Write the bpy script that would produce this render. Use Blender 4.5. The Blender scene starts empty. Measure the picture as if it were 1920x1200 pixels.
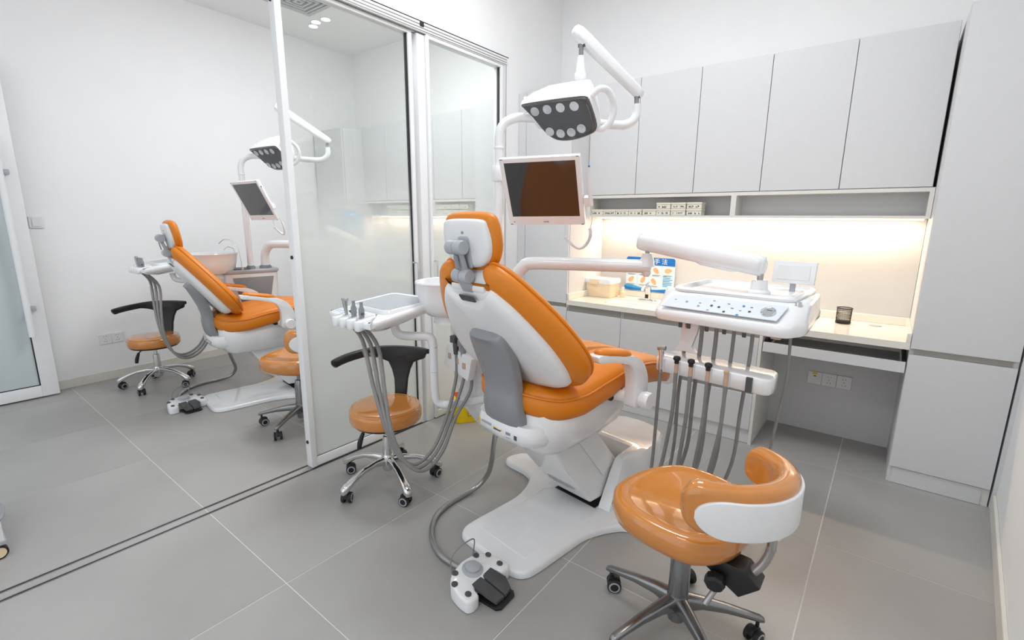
import bpy, bmesh
from math import *
from mathutils import Vector, Matrix
from mathutils.bvhtree import BVHTree

S = bpy.context.scene
COL = S.collection
# ------------------------------------------------------------------ camera
cam_d = bpy.data.cameras.new('camera'); cam = bpy.data.objects.new('camera', cam_d); COL.objects.link(cam)
YAW, PITCH, ROLL = 0.6618, 0.2062, 0.0084
fwd = Vector((-sin(YAW)*cos(PITCH), cos(YAW)*cos(PITCH), -sin(PITCH)))
rgt0 = Vector((cos(YAW), sin(YAW), 0)); up0 = rgt0.cross(fwd)
rgt = rgt0*cos(ROLL)+up0*sin(ROLL); upv = up0*cos(ROLL)-rgt0*sin(ROLL)
Mc = Matrix((rgt, upv, -fwd)).transposed().to_4x4(); Mc.translation = (0, 0, 1.4)
cam.matrix_world = Mc
cam_d.sensor_width = 36; cam_d.lens = 905/1920*36; cam_d.clip_start = .02; cam_d.clip_end = 60
S.camera = cam
# ------------------------------------------------------------------ world, exposure
W = bpy.data.worlds.new('world'); S.world = W; W.use_nodes = True
W.node_tree.nodes['Background'].inputs[0].default_value = (.93, .965, 1, 1)
W.node_tree.nodes['Background'].inputs[1].default_value = 1.15
S.view_settings.view_transform = 'Standard'; S.view_settings.look = 'None'
S.view_settings.gamma = 1; S.view_settings.exposure = 0.17; S.view_settings.use_curve_mapping = False
S.cycles.max_bounces = 10; S.cycles.transparent_max_bounces = 12; S.cycles.diffuse_bounces = 6
S.cycles.sample_clamp_indirect = 6
# ------------------------------------------------------------------ lights
def area(name, loc, sx, sy, power, col, rot=(0, 0, 0)):
    d = bpy.data.lights.new(name, 'AREA'); d.shape = 'RECTANGLE'; d.size = sx; d.size_y = sy
    d.energy = power; d.color = col
    o = bpy.data.objects.new(name, d); COL.objects.link(o); o.location = loc; o.rotation_euler = rot
    return o
COOL = (.93, .965, 1.0); WARM = (1.0, .76, .54)
area('ceiling_panel_light', (-1.2, 2.0, 3.27), 1.2, .6, 33, COOL)
area('ceiling_panel_light', (-.55, -.55, 3.27), 1.2, .4, 16, COOL)
area('ceiling_panel_light', (-3.2, 2.3, 3.27), 1.1, .6, 38, COOL)
area('ceiling_panel_light', (-3.9, -.6, 3.27), 1.2, .5, 6, COOL)
area('led_strip_light', (-.9, 3.66, 1.405), 1.95, .03, 11, WARM)
area('led_strip_light', (-3.87, 3.66, 1.405), 1.8, .03, 6, WARM)

# ------------------------------------------------------------------ materials
def mat(name, col, rough=.5, metal=0, coat=0, emit=None, es=1, noise=0, nscale=20, bump=0, spec=None, alpha=1):
    m = bpy.data.materials.new(name); m.use_nodes = True; nt = m.node_tree; b = nt.nodes['Principled BSDF']
    b.inputs['Roughness'].default_value = rough; b.inputs['Metallic'].default_value = metal
    b.inputs['Coat Weight'].default_value = coat; b.inputs['Coat Roughness'].default_value = .04
    b.inputs['Base Color'].default_value = (*col, 1); b.inputs['Alpha'].default_value = alpha
    if spec is not None: b.inputs['Specular IOR Level'].default_value = spec
    if emit: b.inputs['Emission Color'].default_value = (*emit, 1); b.inputs['Emission Strength'].default_value = es
    tc = nt.nodes.new('ShaderNodeTexCoord'); n = nt.nodes.new('ShaderNodeTexNoise')
    n.inputs['Scale'].default_value = nscale; n.inputs['Detail'].default_value = 5
    nt.links.new(tc.outputs['Object'], n.inputs['Vector'])
    r = nt.nodes.new('ShaderNodeValToRGB'); k = noise
    r.color_ramp.elements[0].position = .3; r.color_ramp.elements[1].position = .7
    r.color_ramp.elements[0].color = (*[c*(1-k) for c in col], 1); r.color_ramp.elements[1].color = (*[min(1, c*(1+k)) for c in col], 1)
    nt.links.new(n.outputs['Fac'], r.inputs['Fac']); nt.links.new(r.outputs['Color'], b.inputs['Base Color'])
    if bump:
        bp = nt.nodes.new('ShaderNodeBump'); bp.inputs['Strength'].default_value = bump; bp.inputs['Distance'].default_value = .002
        nt.links.new(n.outputs['Fac'], bp.inputs['Height']); nt.links.new(bp.outputs['Normal'], b.inputs['Normal'])
    return m
M = {}
M['wall'] = mat('wall_paint', (.87, .872, .875), .75, noise=.012, nscale=3)
M['ceil'] = mat('ceiling_paint', (.86, .862, .865), .85, noise=.01, nscale=2)
M['base'] = mat('skirting_tile', (.70, .68, .62), .4, noise=.02)
M['tile'] = mat('floor_tile_grey', (.355, .347, .335), .36, noise=.09, nscale=1.7, bump=.05)
M['grout'] = mat('tile_grout', (.66, .65, .62), .8, noise=.03)
M['lam'] = mat('cabinet_laminate', (.645, .65, .66), .38, noise=.01, nscale=30)
M['carc'] = mat('cabinet_carcass', (.73, .72, .685), .5, noise=.01)
M['grip'] = mat('grip_channel', (.33, .32, .30), .35, metal=.5, noise=.03)
M['top'] = mat('quartz_worktop', (.78, .75, .68), .12, noise=.02, nscale=300, coat=.3)
M['splash'] = mat('splash_panel', (.58, .585, .59), .45, noise=.01)
M['alu'] = mat('white_aluminium', (.82, .83, .84), .3, noise=.01)
M['rub'] = mat('black_rubber', (.015, .015, .016), .6, noise=.1)
M['plas'] = mat('white_plastic', (.80, .81, .82), .18, coat=.6, noise=.01)
M['plasm'] = mat('white_shell_plastic', (.77, .775, .78), .35, noise=.01)
M['grey'] = mat('grey_plastic', (.25, .26, .275), .38, noise=.03)
M['lgrey'] = mat('light_grey_plastic', (.40, .42, .45), .35, noise=.02)
M['dgrey'] = mat('dark_grey_plastic', (.07, .072, .075), .45, noise=.05)
M['steel'] = mat('brushed_steel', (.42, .42, .42), .3, metal=1, noise=.05)
M['alum'] = mat('cast_aluminium', (.30, .305, .31), .24, metal=.95, noise=.04)
M['chrome'] = mat('chrome', (.72, .72, .72), .12, metal=1, noise=.02)
M['black'] = mat('black_plastic', (.012, .012, .013), .4, noise=.1)
M['hose'] = mat('grey_silicone_hose', (.23, .225, .22), .45, noise=.04)
M['leather'] = mat('orange_leather', (.68, .20, .003), .42, noise=.03, nscale=260, bump=.12)
M['vinyl'] = mat('orange_vinyl_wrapped', (.58, .215, .035), .2, coat=1, noise=.04, nscale=12, bump=.05)
M['screen'] = mat('dark_screen', (.018, .02, .023), .09, coat=.6, noise=.02, spec=.8)
M['lens'] = mat('smoked_lamp_cover', (.06, .06, .06), .1, coat=1, noise=.05)
M['refl'] = mat('lamp_reflector', (.50, .52, .54), .25, metal=.5, noise=.03)
M['yellow'] = mat('yellow_bin_plastic', (.87, .60, .0), .35, noise=.03)
M['red'] = mat('red_lid_plastic', (.62, .02, .015), .35, noise=.04)
M['box'] = mat('cream_storage_plastic', (.80, .64, .44), .4, noise=.02)
M['blue'] = mat('poster_blue', (.004, .17, .56), .5, noise=.04)
M['cyan'] = mat('poster_cyan', (.05, .36, .60), .5, noise=.15)
M['paper'] = mat('poster_paper', (.66, .80, .86), .5, noise=.03)
M['skin'] = mat('poster_skin_tone', (.86, .45, .24), .5, noise=.15, nscale=40)
M['white'] = mat('printed_white', (.85, .85, .85), .5, noise=.01)
M['ink'] = mat('printed_ink', (.03, .035, .045), .6, noise=.1)
M['inkb'] = mat('printed_blue_ink', (.05, .2, .45), .6, noise=.1)
M['panel'] = mat('control_foil', (.66, .71, .77), .25, noise=.01)
M['label'] = mat('cream_label_box', (.78, .74, .64), .45, noise=.02)
M['jug'] = mat('blue_water_jug', (.22, .42, .66), .1, noise=.1, nscale=8, alpha=.75)
M['ledm'] = mat('led_strip_lit', (1, .9, .75), .5, emit=(1, .86, .66), es=5)
M['lampm'] = mat('downlight_lit', (1, 1, 1), .5, emit=(.95, .98, 1), es=5)
M['vent'] = mat('vent_grey', (.5, .51, .52), .5, noise=.03)
M['gold'] = mat('pinkish_connector', (.60, .42, .32), .35, metal=.3, noise=.05)
M['mesh'] = mat('black_mesh_metal', (.02, .016, .013), .4, metal=.6, noise=.1)
M['frostgr'] = mat('frosted_door_glass', (.52, .585, .60), .3, noise=.02, nscale=2)

def glass_gradient():
    m = bpy.data.materials.new('gradient_frosted_glass'); m.use_nodes = True; nt = m.node_tree; nt.nodes.clear()
    N = nt.nodes.new; L = nt.links.new
    out = N('ShaderNodeOutputMaterial'); geo = N('ShaderNodeTexCoord'); sep = N('ShaderNodeSeparateXYZ')
    L(geo.outputs['Object'], sep.inputs[0])
    mr = N('ShaderNodeMapRange'); mr.interpolation_type = 'SMOOTHSTEP'
    mr.inputs['From Min'].default_value = 1.72; mr.inputs['From Max'].default_value = 1.02
    mr.inputs['To Min'].default_value = .03; mr.inputs['To Max'].default_value = .97
    L(sep.outputs['Z'], mr.inputs['Value'])
    tr = N('ShaderNodeBsdfTransparent'); tr.inputs[0].default_value = (.95, .965, .95, 1)
    gl = N('ShaderNodeBsdfGlossy'); gl.inputs['Roughness'].default_value = .03
    lw = N('ShaderNodeLayerWeight'); lw.inputs['Blend'].default_value = .3
    fr = N('ShaderNodeMath'); fr.operation = 'MULTIPLY_ADD'; fr.inputs[1].default_value = .30; fr.inputs[2].default_value = .02; L(lw.outputs['Facing'], fr.inputs[0])
    clear = N('ShaderNodeMixShader'); L(fr.outputs[0], clear.inputs[0]); L(tr.outputs[0], clear.inputs[1]); L(gl.outputs[0], clear.inputs[2])
    df = N('ShaderNodeBsdfDiffuse'); df.inputs[0].default_value = (.86, .885, .88, 1)
    tl = N('ShaderNodeBsdfTranslucent'); tl.inputs[0].default_value = (.84, .87, .84, 1)
    fm = N('ShaderNodeMixShader'); fm.inputs[0].default_value = .5; L(df.outputs[0], fm.inputs[1]); L(tl.outputs[0], fm.inputs[2])
    fg = N('ShaderNodeMixShader'); fg.inputs[0].default_value = .06; L(fm.outputs[0], fg.inputs[1]); L(gl.outputs[0], fg.inputs[2])
    mx = N('ShaderNodeMixShader'); L(mr.outputs[0], mx.inputs[0]); L(clear.outputs[0], mx.inputs[1]); L(fg.outputs[0], mx.inputs[2])
    L(mx.outputs[0], out.inputs[0]); return m
M['glass'] = glass_gradient()
def film():
    m = bpy.data.materials.new('clear_protective_film'); m.use_nodes = True; nt = m.node_tree; nt.nodes.clear()
    N = nt.nodes.new; L = nt.links.new
    out = N('ShaderNodeOutputMaterial'); tr = N('ShaderNodeBsdfTransparent'); tr.inputs[0].default_value = (.93, .92, .92, 1)
    pb = N('ShaderNodeBsdfPrincipled'); pb.inputs['Base Color'].default_value = (.80, .74, .70, 1); pb.inputs['Roughness'].default_value = .15
    no = N('ShaderNodeTexNoise'); no.inputs['Scale'].default_value = 60
    mr = N('ShaderNodeMapRange'); mr.inputs['From Min'].default_value = .4; mr.inputs['From Max'].default_value = .65
    mr.inputs['To Min'].default_value = .06; mr.inputs['To Max'].default_value = .34; L(no.outputs['Fac'], mr.inputs['Value'])
    mx = N('ShaderNodeMixShader'); L(mr.outputs[0], mx.inputs[0]); L(tr.outputs[0], mx.inputs[1]); L(pb.outputs[0], mx.inputs[2]); L(mx.outputs[0], out.inputs[0])
    return m
M['film'] = film()

# ------------------------------------------------------------------ mesh helpers (all in world coordinates)
V = Vector
def join(*gs):
    vs, fs = [], []
    for v, f in gs:
        o = len(vs); vs += list(v); fs += [tuple(i+o for i in q) for q in f]
    return vs, fs
def box(c, s, R=None):
    c = V(c); h = V(s)/2; vs = []
    for x in (-1, 1):
        for y in (-1, 1):
            for z in (-1, 1):
                p = V((x*h.x, y*h.y, z*h.z)); vs.append(c+(R @ p if R else p))
    return vs, [(0, 1, 3, 2), (4, 6, 7, 5), (0, 4, 5, 1), (2, 3, 7, 6), (0, 2, 6, 4), (1, 5, 7, 3)]
def bb(x0, x1, y0, y1, z0, z1): return box(((x0+x1)/2, (y0+y1)/2, (z0+z1)/2), (x1-x0, y1-y0, z1-z0))
def loft(rings, cap0=True, cap1=True, closed=True):
    n = len(rings[0]); vs = [V(p) for r in rings for p in r]; fs = []
    for i in range(len(rings)-1):
        for j in range(n if closed else n-1):
            a = i*n+j; b = i*n+(j+1) % n; fs.append((a, b, b+n, a+n))
    if cap0: fs.append(tuple(range(n))[::-1])
    if cap1: fs.append(tuple((len(rings)-1)*n+j for j in range(n)))
    return vs, fs
def prism(pts, vec):
    vec = V(vec); return loft([[V(p) for p in pts], [V(p)+vec for p in pts]])
def cr(pts, k=6, closed=False):
    P = [V(p) for p in pts]; n = len(P); out = []
    for i in range(n if closed else n-1):
        g = (lambda j: P[j % n]) if closed else (lambda j: P[max(0, min(n-1, j))])
        p0, p1, p2, p3 = g(i-1), g(i), g(i+1), g(i+2)
        for j in range(k):
            t = j/k; out.append(.5*((2*p1)+(p2-p0)*t+(2*p0-5*p1+4*p2-p3)*t*t+(3*p1-p0-3*p2+p3)*t**3))
    if not closed: out.append(P[-1])
    return out
def cr2(pts, k=4, closed=True): return [(p.x, p.y) for p in cr([(a, b, 0) for a, b in pts], k, closed)]
def tube(pts, r, n=12, k=6, cap=True, flat=None, upd=None):
    P = cr(pts, k) if k > 1 else [V(p) for p in pts]; m = len(P)
    rs = r if isinstance(r, (list, tuple)) else [r]*len(pts)
    def rad(i):
        t = i/(m-1)*(len(rs)-1); j = min(int(t), len(rs)-2) if len(rs) > 1 else 0
        return rs[0] if len(rs) == 1 else rs[j]+(rs[j+1]-rs[j])*(t-j)
    T = [(P[min(i+1, m-1)]-P[max(i-1, 0)]).normalized() for i in range(m)]
    u = V(upd) if upd else (V((0, 0, 1)) if abs(T[0].z) < .9 else V((1, 0, 0)))
    u = (u-T[0]*u.dot(T[0])).normalized(); rings = []
    for i in range(m):
        u = (u-T[i]*u.dot(T[i])).normalized(); w = T[i].cross(u); rr = rad(i)
        fa = flat or 1
        rings.append([P[i]+(u*cos(2*pi*j/n)*fa+w*sin(2*pi*j/n))*rr for j in range(n)])
    return loft(rings, cap, cap)
def lathe(c, prof, n=28, axis=(0, 0, 1), ref=None):
    c = V(c); a = V(axis).normalized(); u = V(ref) if ref else (V((1, 0, 0)) if abs(a.x) < .9 else V((0, 1, 0)))
    u = (u-a*u.dot(a)).normalized(); w = a.cross(u)
    rings = [[c+a*h+(u*cos(2*pi*j/n)+w*sin(2*pi*j/n))*max(r, 1e-4) for j in range(n)] for r, h in prof]
    return loft(rings)
def cyl(p0, p1, r, n=20):
    p0 = V(p0); p1 = V(p1); return lathe(p0, [(r, 0), (r, (p1-p0).length)], n, p1-p0)
def inset(o, d):
    if not d: return list(o)
    n = len(o); A = sum(o[i][0]*o[(i+1) % n][1]-o[(i+1) % n][0]*o[i][1] for i in range(n)); sg = 1 if A > 0 else -1; out = []
    for i in range(n):
        a, b, c = V((*o[i-1], 0)), V((*o[i], 0)), V((*o[(i+1) % n], 0))
        t = (c-a); L = t.length or 1; nx, ny = -t.y/L*sg, t.x/L*sg; out.append((b.x+nx*d, b.y+ny*d))
    return out
def pillow(o, layers, f, cap=True):
    """layers: (height, inset[, ku]); f(a,b,h)->point"""
    rings = []
    for l in layers:
        q = inset(o, l[1]); ku = l[2] if len(l) > 2 else 1
        cb, kb = l[3] if len(l) > 3 else (0, 1)
        rings.append([f(a*ku, cb+(b-cb)*kb, l[0]) for a, b in q])
    return loft(rings, cap, cap)
def mirror(h): return h+[(-a, b) for a, b in h[::-1] if abs(a) > 1e-6]
def rr(w, h, r, k=4):
    o = []
    for cx, cy, a in ((w/2-r, h/2-r, 0), (-w/2+r, h/2-r, 90), (-w/2+r, -h/2+r, 180), (w/2-r, -h/2+r, 270)):
        for i in range(k+1): t = radians(a+90*i/k); o.append((cx+r*cos(t), cy+r*sin(t)))
    return o
def rp(pts, r, k=4):
    n = len(pts); o = []
    for i in range(n):
        p = V((*pts[i], 0)); a = (V((*pts[i-1], 0))-p); b = (V((*pts[(i+1) % n], 0))-p)
        ra = min(r, a.length*.45, b.length*.45); A = p+a.normalized()*ra; Bq = p+b.normalized()*ra
        for j in range(k+1):
            t = j/k; q = A*(1-t)**2+p*2*t*(1-t)+Bq*t*t; o.append((q.x, q.y))
    return o
def bevelled(g, w, seg=2, ang=30):
    bm = bmesh.new(); vs = [bm.verts.new(p) for p in g[0]]
    for q in g[1]:
        try: bm.faces.new([vs[i] for i in q])
        except ValueError: pass
    bm.normal_update()
    bmesh.ops.recalc_face_normals(bm, faces=bm.faces)
    es = [e for e in bm.edges if len(e.link_faces) == 2 and e.calc_face_angle(0) > radians(ang)]
    bmesh.ops.bevel(bm, geom=es, offset=w, segments=seg, profile=.6, affect='EDGES', clamp_overlap=True)
    bm.verts.index_update(); r = ([v.co.copy() for v in bm.verts], [tuple(v.index for v in f.verts) for f in bm.faces]); bm.free(); return r

def tag(o, label=None, cat=None, group=None, kind=None):
    for k, v_ in (('label', label), ('category', cat), ('group', group), ('kind', kind)):
        if v_: o[k] = v_
    return o
def thing(name, loc, label, cat, group=None, rz=0):
    o = bpy.data.objects.new(name, None); COL.objects.link(o); o.location = loc; o.rotation_euler = (0, 0, rz)
    o.empty_display_size = .05
    return tag(o, label, cat, group)
def rootmat(p):
    while p.parent: p = p.parent
    return Matrix.Translation(p.location) @ p.rotation_euler.to_matrix().to_4x4() if p.type == 'EMPTY' else Matrix.Translation(p.location)
def part(name, g, m, parent=None, bev=0, seg=2, smooth=True, ang=38, label=None):
    if bev: g = bevelled(g, bev, seg)
    vs, fs = g
    if parent is not None:
        I = rootmat(parent).inverted(); vs = [I @ V(p) for p in vs]
    me = bpy.data.meshes.new(name); me.from_pydata([tuple(p) for p in vs], [], fs); me.validate()
    bm = bmesh.new(); bm.from_mesh(me); bmesh.ops.recalc_face_normals(bm, faces=bm.faces); bm.to_mesh(me); bm.free()
    me.materials.append(M[m])
    if smooth:
        me.polygons.foreach_set('use_smooth', [True]*len(me.polygons)); me.set_sharp_from_angle(angle=radians(ang))
    o = bpy.data.objects.new(name, me); COL.objects.link(o)
    if parent is not None: o.parent = parent
    if label: o['label'] = label
    return o
def copy_tree(o, parent=None):
    c = o.copy(); COL.objects.link(c)
    if parent is not None: c.parent = parent
    for ch in list(o.children): copy_tree(ch, c)
    return c
def struct(name, g, m, **k): return tag(part(name, g, m, None, **k), kind='structure')
def text_geo(body, size, ext, origin, ex, ey, align='CENTER'):
    cu = bpy.data.curves.new('lettering', 'FONT'); cu.body = body; cu.size = size; cu.extrude = ext; cu.align_x = align; cu.align_y = 'CENTER'
    cu.resolution_u = 2
    o = bpy.data.objects.new('lettering', cu); COL.objects.link(o); bpy.context.view_layer.update()
    me = bpy.data.meshes.new_from_object(o.evaluated_get(bpy.context.evaluated_depsgraph_get()))
    ex = V(ex).normalized(); ey = V(ey).normalized(); ez = ex.cross(ey)
    vs = [V(origin)+ex*p.co.x+ey*p.co.y+ez*p.co.z for p in me.vertices]; fs = [tuple(p.vertices) for p in me.polygons]
    bpy.data.objects.remove(o); bpy.data.curves.remove(cu); bpy.data.meshes.remove(me)
    return vs, fs

# ================================================================== ROOM SHELL
CZ = 3.30; PX = -2.44           # ceiling height, glass line
BK = 3.80; FR = -1.6
def xl(y): return -5.22-(y-.7)*.074     # far side wall runs slightly out of square
def xr(y): return .568-.09*(3.19-y)
fl = struct('floor', bb(-6.2, 1.2, FR-.4, BK+.2, -.06, -.0012), 'grout', smooth=False)
tx = [-.093-.8*k for k in range(-1, 8)]; ty = [2.353+.8*k for k in range(-5, 3)]
gw = .0022
tiles = {}
for i in range(len(tx)-1):
    for j in range(len(ty)-1):
        x1, x0 = tx[i]-gw, tx[i+1]+gw; y0, y1 = ty[j]+gw, ty[j+1]-gw
        y1 = min(y1, BK); x1 = min(x1, .75); key = (round(x1-x0, 3), round(y1-y0, 3))
        if key not in tiles:
            o = part('floor_tile', bb(-(x1-x0)/2, (x1-x0)/2, -(y1-y0)/2, (y1-y0)/2, -.02, 0), 'tile', None, smooth=False); tiles[key] = o
        else:
            o = tiles[key].copy(); COL.objects.link(o)
        o.parent = fl; o.location = ((x0+x1)/2, (y0+y1)/2, 0)
struct('ceiling', bb(-6.2, 1.2, FR-.2, BK+.2, CZ, CZ+.1), 'ceil', smooth=False)
struct('wall_back', bb(-6.0, 1.0, BK, BK+.12, 0, CZ), 'wall', smooth=False)
def skew(xf, t, z0, z1, y0, y1):
    return prism([(xf(y0), y0, z0), (xf(y1), y1, z0), (xf(y1)+t, y1, z0), (xf(y0)+t, y0, z0)], (0, 0, z1-z0))
struct('wall_left', skew(xl, -.12, 0, CZ, FR, BK), 'wall', smooth=False)
struct('wall_right', skew(xr, .12, 0, CZ, FR, BK), 'wall', smooth=False)
struct('wall_front', join(bb(-6.0, 1.0, FR-.12, FR, 3.0, CZ), bb(-6.0, 1.0, FR-.12, FR, 0, .10), bb(-6.0, -4.5, FR-.12, FR, .1, 3.0), bb(-2.55, -2.35, FR-.12, FR, .1, 3.0), bb(.12, 1.0, FR-.12, FR, .1, 3.0)), 'wall', smooth=False)  # unseen wall; openings let world light in, solid left end added to block it
struct('baseboard_left', skew(lambda y: xl(y)+.012, -.012, 0, .075, FR, BK), 'base', bev=.002, seg=1)
struct('baseboard_right', skew(lambda y: xr(y)-.014, .014, 0, .085, FR, 3.17), 'base', bev=.002, seg=1)
# partition wall with glazed sliding screen
struct('wall_partition', join(bb(PX-.05, PX+.0, 3.02, BK, 0, CZ), bb(PX-.05, PX, FR, 3.02, 2.55, CZ)), 'wall', smooth=False)
hd = struct('trim_1', bb(PX-.075, PX+.035, FR, 3.02, 2.498, 2.555), 'alu', bev=.003)
hd['label'] = 'white aluminium header of the sliding glass screen'
for i, (a, b) in enumerate(((.022, .012), (-.012, -.022), (-.045, -.055))):
    part('track_groove', bb(PX+b, PX+a, FR, 2.93, 2.4955, 2.4978), 'grip', hd, smooth=False)
jm = struct('trim_2', join(bb(PX-.07, PX+.035, 2.975, 3.02, 0, 2.5)), 'alu', bev=.003)
for a in (.02, -.012): part('seal_strip', bb(PX+a-.006, PX+a+.003, 2.962, 2.975, .0, 2.49), 'rub', jm, smooth=False)
po = struct('trim_3', bb(PX-.03, PX+.02, 2.15, 2.212, 0.0, 2.49), 'alu', bev=.003)
for z in (2.537, 2.520, 2.505): part('track_line', bb(PX+.034, PX+.0365, FR, 3.0, z-.0025, z+.0025), 'grip', hd, smooth=False)
part('shadow_gap', bb(PX+.030, PX+.0366, FR, 3.02, 2.553, 2.558), 'rub', hd, smooth=False)
for y in (2.982, 2.994): part('track_line', bb(PX+.034, PX+.0365, y-.002, y+.002, 0, 2.5), 'grip', jm, smooth=False)
part('stop_block', bb(PX+.034, PX+.040, 2.165, 2.195, 2.528, 2.550), 'rub', hd, smooth=False)
# fixed glazed panel beyond the post
def glazed(name, x, y0, y1, near, far, label, bl=.05):
    t = thing(name, (x, y0, 0), label, 'glass door', None)
    part('stile', bb(x-.026, x+.026, y0, y0+near, .008, 2.495), 'alu', t, bev=.003)
    part('stile', bb(x-.022, x+.022, y1-far, y1, .008, 2.495), 'alu', t, bev=.002)
    part('rail', bb(x-.022, x+.022, y0+near, y1-far, .008, .008+bl), 'alu', t, bev=.002)
    part('rail', bb(x-.022, x+.022, y0+near, y1-far, 2.476, 2.495), 'alu', t, bev=.002)
    g = part('glass_pane', bb(x-.004, x+.004, y0+near, y1-far, .008+bl, 2.476), 'glass', t, smooth=False, label='glass pane clear at the top and frosted lower down')
    part('gasket', join(bb(x-.010, x+.010, y1-far-.008, y1-far+.001, .06, 2.476), bb(x-.010, x+.010, y0+near, y1-far, .052, .058)), 'rub', t, smooth=False)
    return t
d1 = thing
g1 = glazed('sliding_glass_door', -2.452, 1.285, 2.12, .034, .028, 'near sliding glass door with black screw caps on its free edge, partly pulled open')
for z in (2.40, 1.195, .16): part('screw_cap', cyl((-2.452, 1.2855, z), (-2.452, 1.279, z), .0095), 'rub', g1)
for nm, y in (('a', 2.075),):
    part('pull_handle', join(tube([(-2.427, y, 1.12), (-2.385, y, 1.12), (-2.385, y, .86), (-2.427, y, .86)], .007, 10, 1)), 'chrome', g1)
g2 = glazed('glass_screen_panel', -2.43, 2.215, 2.965, .02, .03, 'far glass panel of the screen between white post and cabinet wall')
part('pull_handle', tube([(-2.41, 2.245, 1.12), (-2.385, 2.245, 1.12), (-2.385, 2.245, .93), (-2.41, 2.245, .93)], .007, 10, 1), 'chrome', g2)
ft = tag(thing('floor_track', (-2.45, 0, 0), 'twin steel floor tracks for the sliding glass doors let into tiles', 'track'))
for xa in (-2.487, -2.425):
    part('rail_profile', bb(xa-.008, xa+.008, FR, 2.97, -.002, .0022), 'steel', ft, smooth=False)
    part('rail_slot', bb(xa-.0025, xa+.0035, FR, 2.97, .0018, .003), 'rub', ft, smooth=False)
# door at far left (in front of the far wall)
dl = thing('frosted_sliding_door', (-5.1, -.3, 0), 'frosted glass sliding door in white frame with long bar pull handle', 'door')
DX = -5.1
part('stile', bb(DX-.02, DX+.02, .565, .665, .012, 2.5), 'alu', dl, bev=.003)
part('stile', bb(DX-.02, DX+.02, -.9, -.8, .012, 2.5), 'alu', dl, bev=.003)
part('rail', bb(DX-.02, DX+.02, -.8, .565, .012, .10), 'alu', dl, bev=.003)
part('rail', bb(DX-.02, DX+.02, -.8, .565, 2.4, 2.5), 'alu', dl, bev=.003)
part('glass_pane', bb(DX-.005, DX+.005, -.8, .565, .10, 2.4), 'frostgr', dl, smooth=False)
part('gasket', join(bb(DX+.004, DX+.012, .558, .566, .10, 2.4), bb(DX+.004, DX+.012, -.8, .565, .10, .106)), 'rub', dl, smooth=False)
part('bar_handle', cyl((DX+.075, .565, .50), (DX+.075, .565, 1.93), .02), 'alu', dl)
for z in (.71, 1.7): part('handle_bracket', box((DX+.045, .60, z), (.06, .03, .035)), 'lgrey', dl, bev=.004)

# ================================================================== CABINETS
def cab_door(name, x0, x1, z0, z1, parent, y=3.19, th=.02): return part(name, bb(x0+.0018, x1-.0018, y, y+th, z0+.0015, z1-.0015), 'lam', parent, bev=.0012, seg=1)
def tall(x0, x1, z1, label, zsplit=(.727, .757)):
    t = thing('tall_cabinet', ((x0+x1)/2, 3.5, 0), label, 'cabinet')
    part('body', join(bb(x0+.002, x1-.001, 3.212, BK-.002, .09, z1-.001), bb(x0+.018, x1, 3.205, BK-.003, 0, .09)), 'carc', t, smooth=False)
    part('side_panel', bb(x0, x0+.018, 3.211, BK-.002, 0, z1), 'lam', t, smooth=False); part('side_panel', bb(x1-.0005, x1+.0015, 3.211, BK-.002, 0, z1), 'lam', t, smooth=False)
    cab_door('door', x0, x1, .095, zsplit[0], t); cab_door('door', x0, x1, zsplit[1], z1, t)
    part('grip_channel', bb(x0+.02, x1-.02, 3.203, 3.212, zsplit[0], zsplit[1]), 'grip', t, smooth=False)
    part('plinth', bb(x0+.02, x1-.03, 3.198, 3.206, 0.002, .092), 'lam', t, smooth=False)
    return t
tr_ = tall(.139, .545, 2.38, 'full-height white two-door cabinet against the right-hand wall')
fp = part('filler_panel', bb(.552, .568, 3.192, 3.3, 0, 2.38), 'lam', tr_, smooth=False)
tall(-2.36, -1.947, 2.35, 'full-height white cabinet in the corner behind the orange dental chair')
part('filler_panel', bb(-2.437, -2.364, 3.195, 3.25, 0, 2.35), 'lam', [o for o in COL.objects if o.name.startswith('tall_cabinet')][-1], smooth=False)
ta2 = tall(-2.90, -2.52, 2.35, 'full-height white cabinet seen through the far glass panel')
tall(-5.38, -4.84, 2.35, 'full-height white cabinet in the far corner seen through near glass door')

def uppers(xs, room, z0=1.585, z1=2.385):
    names = ['first', 'second', 'third', 'fourth', 'fifth', 'sixth']
    for i in range(len(xs)-1):
        x0, x1 = xs[i], xs[i+1]
        t = thing('wall_cabinet', ((x0+x1)/2, 3.62, z0), names[i]+' white wall cabinet door from the '+room, 'cabinet', 'white wall cabinets above the lit niche')
        part('body', bb(x0, x1, 3.47, BK-.001, z0, z1), 'carc', t, smooth=False)
        cab_door('door', x0, x1, z0, z1, t, 3.45)
uppers([-1.943, -1.55, -1.13, -.712, -.292, .125], 'tall corner cabinet behind the orange chair')
uppers([-4.84, -4.44, -4.07, -3.69, -3.30, -2.904], 'far left corner of the room behind glass')
def niche(x0, x1, mid, label):
    t = thing('niche_shelf', ((x0+x1)/2, 3.6, 1.42), label, 'shelf')
    part('shelf_board', bb(x0, x1, 3.45, BK-.002, 1.42, 1.435), 'carc', t, smooth=False)
    part('top_board', bb(x0, x1, 3.45, BK-.002, 1.562, 1.583), 'carc', t, smooth=False)
    part('side_board', bb(x0, x0+.03, 3.45, BK-.002, 1.435, 1.562), 'carc', t, smooth=False)
    part('side_board', bb(x1-.02, x1, 3.45, BK-.002, 1.435, 1.562), 'carc', t, smooth=False)
    part('divider', bb(mid-.016, mid+.016, 3.45, 3.72, 1.435, 1.562), 'carc', t, smooth=False)
    part('back_board', bb(x0+.03, x1-.02, 3.62, 3.63, 1.435, 1.562), 'lam', t, smooth=False)
    return t
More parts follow.
